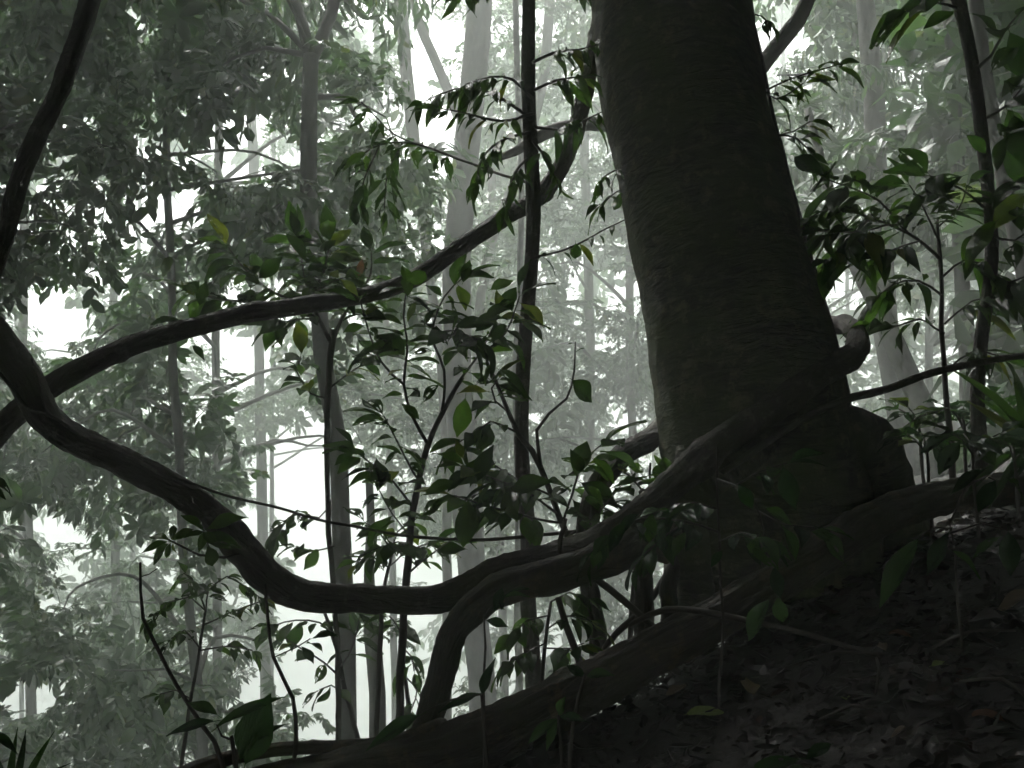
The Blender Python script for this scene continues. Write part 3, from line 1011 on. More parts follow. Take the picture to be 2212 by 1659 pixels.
liana('thin_vine', 'thin vine strung level below the climbing liana across the bright gap',
      [(385, 1035, 3.44, 7), (460, 1062, 3.6, 7), (600, 1098, 3.9, 7), (720, 1128, 4.1, 7), (860, 1155, 4.3, 8), (980, 1166, 4.4, 8), (1100, 1162, 4.45, 9), (1230, 1150, 4.5, 10), (1270, 1145, 4.45, 9)], sides=6, cat='vine', lump=0.05, flute=0, wob=0.008, seed=18)
liana('thin_vine', 'wiry tendril clinging along the bend of the thick liana at left',
      [(-30, 780, 3.34, 8), (20, 835, 3.33, 9), (60, 880, 3.33, 10), (120, 898, 3.33, 10), (190, 945, 3.34, 9), (290, 988, 3.36, 9), (390, 1040, 3.41, 9), (430, 1056, 3.44, 8)], sides=6, cat='vine', lump=0.05, flute=0, seed=19)
liana('thin_vine', 'short tendril crossing the thick liana just above its crossing with the climbing one',
      [(70, 775, 3.36, 7), (88, 830, 3.34, 8), (100, 880, 3.33, 8), (122, 902, 3.32, 8)], sides=5, cat='vine', lump=0.05, flute=0, seed=20)
liana('fallen_stick', 'bare bent stick lying across the root and the leaf litter',
      [(1360, 1352, 3.85, 12), (1410, 1330, 3.8, 15), (1470, 1318, 3.72, 16), (1560, 1326, 3.62, 16), (1660, 1350, 3.52, 15), (1780, 1380, 3.42, 14), (1905, 1418, 3.32, 11)], mat='twig', cat='stick', sides=8, flute=0, seed=21)
liana('dead_stump', 'dark upright dead stump between the hanging root and the big trunk',
      [(1384, 1058, 4.4, 14), (1388, 1090, 4.4, 30), (1392, 1160, 4.4, 42), (1392, 1250, 4.4, 44), (1394, 1340, 4.35, 48), (1396, 1440, 4.3, 54)], mat='root', cat='stump', lump=0.2, seed=23)
liana('crooked_root', 'short crooked root hooking down beside the dead stump',
      [(1490, 1205, 4.45, 34), (1455, 1228, 4.4, 40), (1440, 1270, 4.36, 42), (1446, 1310, 4.33, 42), (1452, 1390, 4.3, 44)], mat='root', cat='root', lump=0.18, seed=24)
for lab, rows in (('dead stick slanting down right below the hanging root', [(1255, 1225, 4.3, 16), (1320, 1275, 4.3, 18), (1370, 1315, 4.25, 17), (1420, 1360, 4.2, 16)]),
                  ('dead stick crossing the other below the hanging root', [(1450, 1225, 4.5, 13), (1400, 1300, 4.4, 16), (1330, 1370, 4.3, 16), (1280, 1440, 4.2, 16)]),
                  ('brown stake leaning under the hanging root', [(1205, 1290, 4.25, 15), (1220, 1350, 4.2, 17), (1248, 1430, 4.1, 18), (1260, 1480, 4.05, 18)]),
                  ('thin stick standing up from the thick liana near its middle', [(1222, 1120, 4.05, 10), (1212, 1160, 4.05, 11), (1208, 1205, 4.07, 12)])):
    liana('dead_stick', lab, rows, mat='twig', cat='stick', sides=7, flute=0, step=0.05, seed=len(lab))

# dark straight pole, near saplings
pole = Tree('pole_tree', 'dark straight pole-like young tree in front of the pale trunks', [(1146, 0, 5.6, 29), (1147, 160, 5.55, 30), (1152, 330, 5.5, 32), (1152, 460, 5.45, 32), (1143, 640, 5.4, 31), (1130, 850, 5.35, 30), (1128, 1000, 5.32, 32), (1142, 1150, 5.3, 34), (1142, 1300, 5.28, 35), (1150, 1430, 5.28, 37)],
            mat='vine', sides=14, top=3)

# ------------------------------------------------------------------ unseen trees added around the camera, crowns shading the near bank and mist
def leaf_cloud(centre, rx, ry, rz, n, length, seed, hollow=0.35):
    """n folded leaves spread through an uneven crown, as one mesh"""
    r = np.random.RandomState(seed)
    u = r.normal(size=(n, 3)); u /= np.linalg.norm(u, axis=1)[:, None]
    rad = hollow + (1 - hollow) * r.rand(n) ** 0.6
    lob = 1 + 0.18 * np.sin(u[:, 0] * 5 + seed) * np.cos(u[:, 1] * 4.3 + seed * 2) + 0.12 * np.sin(u[:, 2] * 9 + seed)
    c_ = np.array(centre) + u * (rad * lob)[:, None] * np.array([rx, ry, rz])
    y = u * 0.5 + r.normal(size=(n, 3)) * 0.6 + np.array([0, 0, -0.35]); y /= np.linalg.norm(y, axis=1)[:, None]
    nn = r.normal(size=(n, 3)) * 0.6 + np.array([0, 0, 1.0])
    x = np.cross(y, nn); x /= np.linalg.norm(x, axis=1)[:, None]
    z = np.cross(x, y)
    L_ = (length * (0.65 + 0.6 * r.rand(n)))[:, None]
    w_ = L_ * 0.22
    V = np.stack([c_, c_ + y * L_ * .45 - x * w_ + z * w_ * .3, c_ + y * L_ * .45, c_ + y * L_ * .45 + x * w_ + z * w_ * .3, c_ + y * L_ - z * L_ * .15], 1).reshape(-1, 3)
    k = (np.arange(n) * 5)[:, None]
    Fc = np.concatenate([k + np.array([0, 2, 1]), k + np.array([0, 3, 2]), k + np.array([1, 2, 4]), k + np.array([2, 3, 4])], 0)
    return V, Fc


def added_shade_tree(label, x, y, r0, crown, seed):
    gz = ground_z(x, y)
    base = Vector((x, y, gz - 0.1))
    t = thing('added_shade_tree', label, 'tree', base, 'unseen trees added to shade the near bank')
    cx, cy, cz = crown[0]
    top = Vector((cx, cy, cz + crown[1][2] * 0.5))
    tube('trunk', [base, base.lerp(top, 0.35) + Vector((0.15, -0.1, 0)), base.lerp(top, 0.7), top], [r0 * 1.3, r0, r0 * 0.8, r0 * 0.3], M['trunk'], t, sides=10, step=0.5, lump=0.06)
    V, Fc = leaf_cloud(np.array(crown[0]) - np.array(base), *crown[1], crown[2], crown[3], seed)
    tag(link(bpy.data.objects.new('crown', mesh_from('crown', V, Fc, M['leaf_mid'])), t), kind='stuff')


CT = [('bushy tree downhill past the left edge, beyond the climbing liana', -8.2, 7.0, .2, ((-7.8, 6.8, 3.6), (2.7, 2.7, 6.5), 8840, .58)),
      ('bushy tree uphill past the right edge, beyond the young palm', 8.2, 9.0, .2, ((8.0, 9.0, 6.5), (2.9, 2.8, 5.5), 8840, .58)),
      ('bushy tree behind the viewer on the downhill side', -5.5, -5.0, .2, ((-5.0, -4.6, 5.0), (4.2, 3.6, 5.6), 10200, .58)),
      ('bushy tree straight behind the viewer', 0.5, -6.0, .22, ((0.5, -5.4, 6.0), (4.2, 3.4, 6.2), 10200, .58)),
      ('bushy tree behind the viewer on the uphill side', 6.0, -3.5, .2, ((5.6, -3.0, 7.0), (4.0, 4.0, 5.6), 10200, .58)),
      ('bushy tree on the bank beyond the right edge', 8.5, 3.5, .2, ((8.2, 3.2, 7.4), (3.6, 4.2, 5.0), 10200, .58)),
      ('bushy tree downhill beyond the left edge', -9.0, 2.0, .2, ((-8.4, 1.6, 3.2), (3.6, 4.4, 6.4), 10200, .58)),
      ('tall tree whose crown closes over the viewer', -2.6, -2.4, .3, ((-1.6, 0.0, 11.0), (5.2, 4.8, 2.4), 16320, .61)),
      ('tall tree whose crown closes over the thick liana', -6.5, 6.0, .3, ((-4.0, 5.2, 12.2), (5.0, 4.4, 2.2), 13600, .61)),
      ('tall tree whose crown closes over the big trunk', 5.2, 6.8, .3, ((3.6, 5.8, 12.6), (5.2, 4.4, 2.4), 14960, .61)),
      ('tall tree whose crown closes over the bank at right', 7.0, 0.0, .3, ((4.6, 0.8, 11.6), (4.6, 4.6, 2.4), 13600, .61)),
      ('tall tree whose crown closes the roof between the viewer and the big trunk', 9.5, 7.0, .3, ((0.2, 4.6, 13.4), (4.2, 4.4, 1.8), 12240, .61))]
for i, a in enumerate(CT):
    added_shade_tree(*a, seed=300 + i)

# ------------------------------------------------------------------ near plants: every leaf its own object
def on_ground(px, py, lift=0.0):
    """where the line of sight through a pixel meets the bank"""
    d = 1.0
    while d < 30:
        q = P(px, py, d)
        if q.z < ground_z(q.x, q.y):
            break
        d += 0.02
    q = P(px, py, d)
    q.z = ground_z(q.x, q.y) + lift
    return q


def rooted(rows, extra=True):
    """stem rows listed tip first; the foot is carried down to the ground"""
    pp, rr_ = pxpath(rows)
    e = pp[-1]
    gz = ground_z(e.x, e.y)
    if extra and e.z > gz:
        n = max(1, int((e.z - gz) / 0.6))
        v = (pp[-1] - pp[-2]).normalized()
        for k in range(n):
            v = (v + Vector((0, 0, -1.2))).normalized()
            e = e + v * ((e.z - gz + 0.08) / (n - k)) / max(0.4, -v.z)
            pp.append(e)
            rr_.append(rr_[-1] * 1.06)
    return pp, rr_


class Plant:
    def __init__(s, name, label, stem, cat='shrub', mat='twig', group=None, leafset=None, root=True, kind='broad', L=0.16, droop=0.5):
        pp, rr_ = rooted(stem, root)
        s.root = thing(name, label, cat, pp[-1], group)
        s.set, s.kind, s.L, s.droop, s.mat = leafset or LN, kind, L, droop, mat
        tube('stem', pp, rr_, M[mat], s.root, sides=7, step=0.06, lump=0.08, freq=14, wob=0.01)

    @classmethod
    def on(cls, tree_root, kind, L, droop, mat='twig', leafset=None):
        s = cls.__new__(cls)
        s.root, s.set, s.kind, s.L, s.droop, s.mat = tree_root, leafset or LN, kind, L, droop, mat
        return s

    more = 1.0

    def br(s, rows, n, w=8, w1=3, L=None, kind=None, t0=0.3, droop=None, spread=1.0, tipn=2):
        rows = [(r_[0], r_[1], r_[2], w + (w1 - w) * i / (len(rows) - 1)) for i, r_ in enumerate(rows)]
        pp, rr_ = pxpath(rows)
        o = tube('branch', pp, rr_, M[s.mat], s.root, sides=5, step=0.06, lump=0.06, freq=14, wob=0.008)
        dress(o, pp, int(round(n * s.more)), L or s.L, kind or s.kind, t0=t0, droop=s.droop if droop is None else droop, spread=spread, sets=s.set, tipn=tipn, off=s.root.location)
        return s

    def lf(s, b0, t0, d, kind=None, **kw):
        leaf_px(s.root, b0, t0, d, kind or s.kind, kw.pop('sets', s.set), **kw)
        return s


# leafy branches of the dark pole
q = Plant.on(pole.root, 'lance', 0.17, 0.8)
q.more = 1.3
q.br([(1150, 262, 5.5), (1100, 222, 5.4), (1040, 192, 5.35), (980, 192, 5.3), (920, 218, 5.25)], 16)
q.br([(1150, 285, 5.5), (1090, 300, 5.4), (1045, 335, 5.35), (1030, 385, 5.3)], 14)
q.br([(1150, 212, 5.5), (1110, 172, 5.4), (1060, 165, 5.3), (1005, 182, 5.25)], 11)
q.br([(1152, 245, 5.5), (1085, 262, 5.3), (1020, 250, 5.2), (955, 235, 5.15)], 11)
q.br([(1150, 135, 5.5), (1200, 112, 5.4), (1250, 106, 5.35), (1300, 95, 5.3)], 13)
q.br([(1152, 195, 5.5), (1205, 172, 5.4), (1262, 165, 5.3)], 9)
q.br([(1152, 275, 5.5), (1220, 278, 5.4), (1300, 242, 5.35)], 9)
q.br([(1150, 335, 5.5), (1112, 375, 5.4), (1092, 440, 5.35)], 8)
q.br([(1148, 300, 5.5), (1180, 340, 5.3), (1200, 380, 5.25)], 5)
q.br([(1148, -70, 5.6), (1100, -55, 5.5), (1030, -40, 5.4), (985, -15, 5.35)], 13)
q.br([(1148, -70, 5.6), (1220, -50, 5.5), (1290, -25, 5.4), (1330, -20, 5.4)], 13)
q.br([(1150, 400, 5.5), (1010, 350, 5.7), (900, 312, 5.9), (820, 312, 6.0), (765, 345, 6.0)], 16, w=7, t0=0.45)
q.br([(900, 312, 5.9), (850, 290, 6.0), (800, 240, 6.0), (780, 220, 6.0)], 7, w=4)
q.br([(820, 312, 6.0), (790, 380, 6.0), (772, 440, 6.0)], 9, w=4)
q.br([(870, 305, 5.9), (840, 370, 5.9), (830, 450, 5.9)], 9, w=4)
q.br([(1145, 560, 5.4), (1220, 540, 5.2), (1300, 500, 5.1), (1360, 470, 5.05)], 7, w=6, L=0.12, t0=0.1, tipn=0)
q.lf((1243, 525), (1246, 568), 5.1, 'broad')

# broad-leaved sapling whose top rests on the climbing liana
q = Plant('broadleaf_sapling', 'broad-leaved sapling whose leafy head crosses the climbing liana', [(722, 712, 6.2, 15), (714, 770, 6.2, 15), (706, 900, 6.25, 13), (706, 1050, 6.3, 12), (714, 1200, 6.35, 12), (728, 1400, 6.4, 12)], 'sapling', mat='vine', L=0.215, droop=0.3)
q.more = 1.9
q.br([(718, 745, 6.2), (692, 695, 6.15), (668, 640, 6.1), (652, 560, 6.0), (640, 515, 6.0)], 12, w=11)
q.br([(720, 735, 6.2), (738, 690, 6.15), (772, 640, 6.1), (800, 592, 6.0), (802, 545, 6.0)], 8, w=9)
q.br([(692, 695, 6.15), (630, 650, 6.0), (570, 620, 5.95), (520, 570, 5.9), (492, 532, 5.9)], 12, w=8)
q.br([(690, 690, 6.15), (610, 668, 6.0), (520, 652, 5.9), (450, 642, 5.85), (405, 628, 5.8)], 9, w=7, t0=0.4)
q.br([(668, 640, 6.1), (700, 585, 6.0), (712, 525, 5.95)], 10, w=7)
q.br([(668, 640, 6.1), (690, 625, 5.9), (740, 600, 5.8)], 8, w=6)
q.br([(690, 690, 6.15), (640, 690, 6.0), (600, 700, 5.95)], 5, w=5)
q.br([(712, 862, 6.25), (670, 850, 6.2), (640, 800, 6.2), (650, 770, 6.2)], 5, w=5)
q.br([(712, 838, 6.25), (762, 800, 6.2), (830, 755, 6.1)], 5, w=5)
q.br([(714, 1080, 6.3), (690, 1120, 6.3), (640, 1110, 6.3), (600, 1150, 6.3)], 7, w=4, L=0.16)
q.br([(722, 1180, 6.3), (680, 1190, 6.3), (640, 1180, 6.3)], 5, w=4, L=0.15)
q.lf((782, 560), (775, 600), 5.8, 'broad', sets=LR)
for b_, t_ in (((385, 690), (325, 692)), ((420, 640), (392, 600)), ((430, 660), (445, 605)), ((415, 745), (445, 775)), ((560, 600), (600, 560)), ((660, 560), (625, 500)), ((690, 545), (725, 515)), ((640, 640), (590, 690))):
    q.lf(b_, t_, 5.8)

# central big-leaved shrub
q = Plant('understorey_shrub', 'large-leaved shrub standing in front of the stout pale trunk', [(1000, 815, 4.9, 9), (955, 890, 4.9, 11), (922, 970, 4.9, 13), (892, 1100, 4.9, 15), (878, 1250, 4.9, 17), (868, 1420, 4.95, 18)], L=0.175, droop=0.45)
q.more = 1.5
q.br([(958, 885, 4.9), (988, 830, 4.85), (1032, 770, 4.8), (1078, 680, 4.75)], 10, w=8)
q.br([(925, 960, 4.9), (892, 900, 4.85), (872, 830, 4.8), (880, 760, 4.8), (872, 680, 4.75), (880, 620, 4.7)], 13, w=8)
q.br([(955, 890, 4.9), (960, 800, 4.8), (932, 720, 4.75), (960, 640, 4.7), (1000, 600, 4.7)], 12, w=7)
q.br([(1032, 770, 4.8), (1092, 720, 4.75), (1122, 640, 4.7)], 9, w=6)
q.br([(872, 830, 4.8), (822, 780, 4.8), (790, 690, 4.75), (778, 650, 4.7)], 8, w=6)
q.br([(892, 1095, 4.9), (850, 1040, 4.85), (800, 1000, 4.8), (768, 975, 4.8)], 9, w=6)
q.br([(905, 1040, 4.9), (860, 960, 4.8), (830, 900, 4.8)], 7, w=5)
q.br([(932, 720, 4.75), (980, 715, 4.6), (1040, 735, 4.5)], 7, w=5)
q.br([(880, 1240, 4.9), (930, 1200, 4.8), (985, 1160, 4.7)], 4, w=5, L=0.15)
q.br([(884, 1200, 4.9), (860, 1170, 4.8), (830, 1180, 4.75)], 7, w=4, L=0.17)
q.br([(886, 1160, 4.9), (850, 1110, 4.8), (820, 1060, 4.75)], 7, w=4, L=0.18)
for b_, t_ in (((880, 640), (878, 585)), ((900, 655), (870, 690)), ((835, 690), (775, 672)), ((1000, 610), (1015, 560)), ((1060, 625), (1110, 600)), ((985, 705), (1065, 690)), ((1000, 735), (1060, 770)), ((950, 830), (905, 865)), ((1005, 860), (990, 950)), ((905, 905), (870, 870))):
    q.lf(b_, t_, 4.65, 'broad')

q = Plant('forked_shrub', 'forked dark shrub leaning left beside the dark pole with one lone round leaf', [(1050, 782, 4.6, 6), (1075, 832, 4.6, 8), (1098, 890, 4.6, 10), (1118, 935, 4.6, 12), (1150, 975, 4.6, 13), (1178, 1040, 4.58, 13), (1205, 1110, 4.55, 14), (1238, 1190, 4.5, 16), (1270, 1290, 4.45, 17)], L=0.17, droop=0.5)
q.more = 1.6
q.br([(1168, 1010, 4.58), (1160, 930, 4.55), (1185, 895, 4.5), (1222, 860, 4.5), (1242, 800, 4.5), (1243, 738, 4.5)], 1, w=9, t0=0.9, tipn=0, L=0.06)
q.br([(1098, 890, 4.6), (1070, 868, 4.6), (1062, 840, 4.6), (1075, 820, 4.55)], 5, w=5)
q.br([(1118, 935, 4.6), (1060, 910, 4.5), (1020, 935, 4.45), (985, 960, 4.45)], 6, w=5)
q.br([(1205, 1110, 4.55), (1150, 1070, 4.4), (1080, 1040, 4.3), (1010, 1010, 4.3)], 12, w=6, L=0.18)
q.br([(1215, 1130, 4.55), (1240, 1050, 4.45), (1260, 1000, 4.4), (1300, 960, 4.35)], 9, w=6, L=0.2)
q.br([(1190, 1070, 4.56), (1120, 1040, 4.5), (1060, 1000, 4.5)], 9, w=5, L=0.19)
q.br([(1215, 1130, 4.55), (1120, 1110, 4.35), (1040, 1090, 4.25), (980, 1070, 4.25)], 11, w=6, L=0.18)
q.br([(1225, 1160, 4.5), (1290, 1110, 4.4), (1340, 1050, 4.4)], 8, w=5, L=0.16)
q.lf((1237, 822), (1287, 868), 4.45, 'broad', wscale=1.45)
for b_, t_ in (((1060, 790), (1035, 830)), ((1080, 800), (1145, 850)), ((1090, 700), (1060, 735)), ((1245, 1030), (1262, 945)), ((1260, 1020), (1235, 975)), ((1012, 1080), (1002, 1192)), ((1030, 1040), (1060, 960)), ((980, 1040), (920, 1060)), ((1100, 1060), (1190, 1030)), ((1270, 1050), (1310, 1090)), ((1000, 990), (985, 950)), ((960, 1080), (905, 1110))):
    q.lf(b_, t_, 4.2, 'broad')

q = Plant('small_leaved_shrub', 'dark twiggy shrub between the curved liana and the big trunk', [(1405, 1000, 4.75, 5), (1400, 1080, 4.7, 7), (1385, 1160, 4.7, 9), (1370, 1260, 4.65, 11), (1360, 1380, 4.6, 12)], L=0.12, droop=0.4)
q.more = 1.4
q.br([(1400, 1080, 4.7), (1360, 1030, 4.65), (1320, 1000, 4.6)], 9, w=5)
q.br([(1392, 1130, 4.7), (1430, 1080, 4.6), (1440, 1030, 4.6)], 9, w=5)
q.br([(1385, 1160, 4.7), (1330, 1110, 4.6), (1290, 1090, 4.6)], 9, w=5)
q.br([(1385, 1160, 4.7), (1420, 1130, 4.6), (1440, 1110, 4.6)], 7, w=5)
q.br([(1372, 1240, 4.66), (1320, 1200, 4.6), (1290, 1170, 4.6)], 6, w=5)
for b_, t_ in (((1425, 1000), (1418, 1055)), ((1390, 1020), (1360, 1000)), ((1350, 1000), (1325, 960)), ((1330, 990), (1290, 980))):
    q.lf(b_, t_, 4.6)

# climber on the big trunk
q = Plant('climbing_plant', 'leafy climber hugging the right side of the big trunk', [(1600, -60, 5.55, 6), (1632, 60, 5.45, 7), (1660, 200, 5.3, 8), (1688, 320, 5.2, 9), (1720, 440, 5.1, 9), (1765, 600, 5.0, 10), (1800, 720, 4.98, 10), (1830, 850, 4.95, 10)], 'climber', kind='lance', L=0.165, droop=0.4)
q.br([(1655, 195, 5.3), (1700, 172, 5.15), (1755, 155, 5.05), (1805, 142, 5.0)], 10, w=5, t0=0.2)
q.br([(1660, 205, 5.3), (1680, 215, 5.2), (1735, 180, 5.1)], 6, w=4)
q.br([(1682, 292, 5.2), (1722, 300, 5.1), (1765, 345, 5.05)], 9, w=5, t0=0.2)
q.br([(1682, 292, 5.2), (1715, 285, 5.1), (1750, 262, 5.05)], 6, w=4)
q.br([(1625, 30, 5.4), (1645, 35, 5.35), (1660, 50, 5.3)], 2, w=4, tipn=1)
q.lf((1680, 212), (1722, 218), 5.1).lf((1735, 190), (1723, 222), 5.1).lf((1722, 340), (1735, 362), 5.05)
q = Plant('climbing_plant', 'small leafy climber poking out on the left side of the big trunk', [(1345, 320, 5.3, 5), (1385, 420, 5.35, 6), (1440, 600, 5.3, 7), (1490, 800, 5.25, 7), (1530, 1000, 5.2, 8)], 'climber', kind='lance', L=0.15, droop=0.7, root=False)
q.br([(1370, 375, 5.33), (1330, 368, 5.1), (1300, 385, 5.0)], 5, w=4)
q.br([(1380, 400, 5.33), (1330, 415, 5.1), (1300, 440, 5.0)], 6, w=4)

# saplings and undergrowth right of the big trunk
sap = Tree('dark_sapling', 'dark crooked sapling with very large leaves near the right edge', [(2045, -120, 4.80, 26), (2068, 0, 4.80, 27), (2098, 110, 4.80, 28), (2118, 240, 4.80, 27), (2134, 470, 4.85, 27), (2132, 600, 4.85, 27), (2118, 720, 4.87, 29), (2116, 850, 4.90, 30), (2128, 1000, 4.95, 32), (2132, 1080, 4.95, 34)], mat='vine', sides=12, top=2, cat='sapling')
q = Plant.on(sap.root, 'broad', 0.27, 0.5)
q.br([(2108, 150, 4.80), (2140, 120, 4.75), (2175, 62, 4.70), (2225, 5, 4.65)], 5, w=10)
q.br([(2072, 20, 4.80), (2020, 5, 4.75), (1965, 15, 4.70)], 4, w=7)
q.br([(2120, 260, 4.81), (2175, 225, 4.75), (2230, 160, 4.65)], 5, w=8)
q.br([(2128, 350, 4.83), (2190, 290, 4.75), (2240, 260, 4.65)], 6, w=8)
q.br([(2134, 455, 4.85), (2080, 410, 4.80), (2010, 380, 4.75)], 5, w=7)
q.br([(2130, 430, 4.85), (2190, 400, 4.75), (2240, 380, 4.65)], 7, w=7)
q.br([(2134, 510, 4.85), (2190, 520, 4.75), (2240, 480, 4.65)], 6, w=7)
q.br([(2130, 600, 4.85), (2180, 610, 4.75), (2230, 590, 4.65)], 5, w=7)
for b_, t_ in (((2100, 30), (2175, 55)), ((2060, 25), (1998, 50)), ((2030, 0), (1950, 12)), ((2200, 100), (2140, 140)), ((2190, 250), (2215, 350)), ((2180, 290), (2140, 370)), ((2130, 330), (2095, 290)), ((2080, 380), (1990, 415)), ((2150, 480), (2070, 560)), ((2210, 420), (2150, 480)), ((2215, 160), (2160, 200))):
    q.lf(b_, t_, 4.65, 'broad')

q = Plant('thin_sapling', 'thin sapling with drooping leaf sprays between the big trunk and the dark sapling', [(2026, 470, 5.00, 6), (2032, 580, 5.00, 9), (2038, 720, 5.00, 11), (2044, 830, 5.00, 12), (2055, 970, 5.00, 14), (2058, 1020, 5.00, 15)], 'sapling', kind='lance', L=0.215, droop=0.45)
q.more = 1.6
q.br([(2032, 560, 5.00), (1960, 502, 5.00), (1880, 472, 5.00), (1800, 450, 5.00), (1750, 470, 5.00)], 18, w=8)
q.br([(1960, 502, 5.00), (1900, 435, 4.95), (1830, 402, 4.95), (1788, 388, 4.90)], 13, w=6, kind='obovate')
q.br([(1880, 472, 5.00), (1832, 520, 4.95), (1790, 560, 4.90)], 11, w=5)
q.br([(1920, 485, 5.00), (1870, 500, 4.90), (1770, 500, 4.90)], 12, w=5)
q.br([(2030, 525, 5.00), (1995, 445, 4.90), (1965, 400, 4.90)], 9, w=5)
q.br([(1990, 520, 5.00), (1930, 540, 4.90), (1880, 560, 4.90)], 9, w=5)
q.br([(2036, 640, 5.00), (1985, 605, 4.95), (1930, 615, 4.90), (1895, 640, 4.90)], 8, w=6)
q.br([(2034, 600, 5.00), (2090, 560, 4.90), (2150, 600, 4.80)], 11, w=6)
q.br([(2040, 720, 5.00), (1985, 690, 4.90), (1930, 705, 4.90), (1890, 695, 4.90)], 6, w=5)
q.br([(2040, 700, 5.00), (2100, 650, 4.90), (2160, 640, 4.80)], 9, w=5)
q.br([(2046, 800, 5.00), (2100, 760, 4.90), (2160, 770, 4.80)], 7, w=5)
q.br([(2050, 880, 5.00), (1990, 900, 4.90), (1940, 935, 4.90)], 6, w=5, L=0.14)
q.br([(2026, 490, 5.00), (2070, 450, 4.90), (2090, 400, 4.80)], 6, w=4)

q = Plant('understorey_palm', 'young palm with arching strap leaves at the right edge', [(2236, 960, 4.6, 26), (2238, 1010, 4.6, 28), (2240, 1050, 4.6, 30)], 'palm', leafset=LN, kind='strap')
for b_, t_ in (((2235, 970), (2135, 775)), ((2235, 970), (2185, 770)), ((2235, 970), (2100, 850)), ((2235, 970), (2120, 930)), ((2235, 970), (2210, 730)), ((2235, 970), (2260, 760)), ((2235, 970), (2330, 820)), ((2235, 970), (2300, 950)), ((2235, 970), (2160, 850)), ((2235, 970), (2085, 985)), ((2235, 970), (2150, 1010))):
    q.lf(b_, t_, 4.6, 'strap', d2=4.6 + rng.uniform(-.3, .2), wscale=1.3)
for lab, x, y, d, n, L_ in (('wet low plant at the foot of the dark sapling', 2100, 985, 4.3, 9, .16), ('wet low plant between the two saplings beside the buttress', 2000, 985, 4.6, 9, .16), ('low plant half hidden behind the buttress root', 1985, 930, 5.2, 8, .17),
                            ('low bushy plant below the young palm', 2190, 1000, 4.4, 10, .17), ('low plant right of the thin sapling', 2080, 930, 5.2, 9, .18), ('low plant behind the young palm', 2180, 900, 5.6, 10, .2)):
    q = Plant('ground_plant', lab, [(x, y - 30, d, 5), (x + 4, y + 20, d, 7), (x + 6, y + 60, d, 8)], 'plant', leafset=LF, L=L_, droop=0.35)
    for k in range(3):
        a = k * 2.1 + rng.uniform(-.4, .4)
        q.br([(x, y - 5, d), (x + 30 * math.cos(a), y - 35, d + .08 * math.sin(a)), (x + 62 * math.cos(a), y - 48, d + .16 * math.sin(a))], n // 3 + 1, w=4)

# glossy plants on the near bank
q = Plant('bank_plant', 'upright thin-stemmed plant with glossy leaves before the big trunk base', [(1550, 965, 3.62, 4), (1551, 1080, 3.6, 5), (1556, 1220, 3.55, 6), (1560, 1350, 3.5, 6), (1554, 1500, 3.4, 7), (1556, 1655, 3.3, 7)], 'plant', leafset=LF, L=0.14, droop=0.6, kind='broad')
q.br([(1552, 1150, 3.57), (1480, 1128, 3.5), (1400, 1118, 3.45), (1330, 1140, 3.42), (1288, 1185, 3.4)], 15, w=6, t0=0.2)
q.br([(1480, 1128, 3.5), (1430, 1160, 3.45), (1390, 1200, 3.42)], 7, w=5)
q.br([(1551, 1100, 3.6), (1500, 1085, 3.55), (1450, 1100, 3.5)], 6, w=4)
q.br([(1549, 1036, 3.6), (1590, 1048, 3.55), (1640, 1105, 3.5), (1656, 1170, 3.47), (1672, 1240, 3.45)], 0, w=6, tipn=0)
q.br([(1590, 1048, 3.55), (1640, 1020, 3.5), (1700, 1000, 3.45)], 5, w=4, t0=0.3)
q.br([(1553, 1170, 3.57), (1600, 1150, 3.5), (1640, 1160, 3.45)], 6, w=4)
q.br([(1640, 1105, 3.5), (1690, 1130, 3.45), (1760, 1140, 3.4)], 3, w=4)
for b_, t_ in (((1672, 1225), (1686, 1294)), ((1680, 1290), (1690, 1354)), ((1660, 1296), (1606, 1380)), ((1595, 1046), (1628, 1095)), ((1655, 1098), (1716, 1128)), ((1752, 1148), (1812, 1166)), ((1640, 1160), (1618, 1212)), ((1690, 1170), (1668, 1216)), ((1560, 1190), (1535, 1222)), ((1480, 1150), (1452, 1200)), ((1350, 1130), (1310, 1190)), ((1380, 1110), (1330, 1150)), ((1410, 1110), (1395, 1175)), ((1500, 1090), (1440, 1110))):
    q.lf(b_, t_, 3.38)
q = Plant('large_leaf_plant', 'plant with long wet leaves hanging over the bank near the right edge', [(2050, 1120, 3.3, 4), (2062, 1200, 3.25, 5), (2068, 1290, 3.2, 6)], 'plant', leafset=LF, kind='lance')
for b_, t_, k_ in (((1982, 1165), (1886, 1302), 'lance'), ((2130, 1012), (2040, 1060), 'lance'), ((2178, 1148), (2185, 1245), 'broad'), ((2158, 1160), (2092, 1198), 'lance'), ((2150, 1040), (2110, 1098), 'broad'), ((2180, 1035), (2225, 1075), 'broad'), ((2060, 1190), (2130, 1240), 'lance'), ((2050, 1150), (1990, 1250), 'lance')):
    q.lf(b_, t_, 3.05, k_)
for rows in ([(2052, 1140, 3.28), (2020, 1140, 3.15), (1984, 1162, 3.06)], [(2052, 1130, 3.28), (2090, 1050, 3.15), (2128, 1014, 3.06)], [(2055, 1150, 3.28), (2120, 1130, 3.15), (2178, 1146, 3.06)], [(2090, 1050, 3.15), (2130, 1030, 3.1), (2150, 1038, 3.06)], [(2060, 1180, 3.26), (2060, 1185, 3.1), (2058, 1190, 3.06)]):
    q.br(rows, 0, w=5, tipn=0)
q = Plant('seedling', 'two-leaved seedling rising against the huge surface root', [(1264, 1458, 3.25, 7), (1250, 1505, 3.2, 8), (1240, 1565, 3.15, 8), (1236, 1640, 3.1, 9)], 'seedling', leafset=LF)
q.lf((1262, 1462), (1226, 1430), 3.25).lf((1266, 1460), (1325, 1450), 3.25)
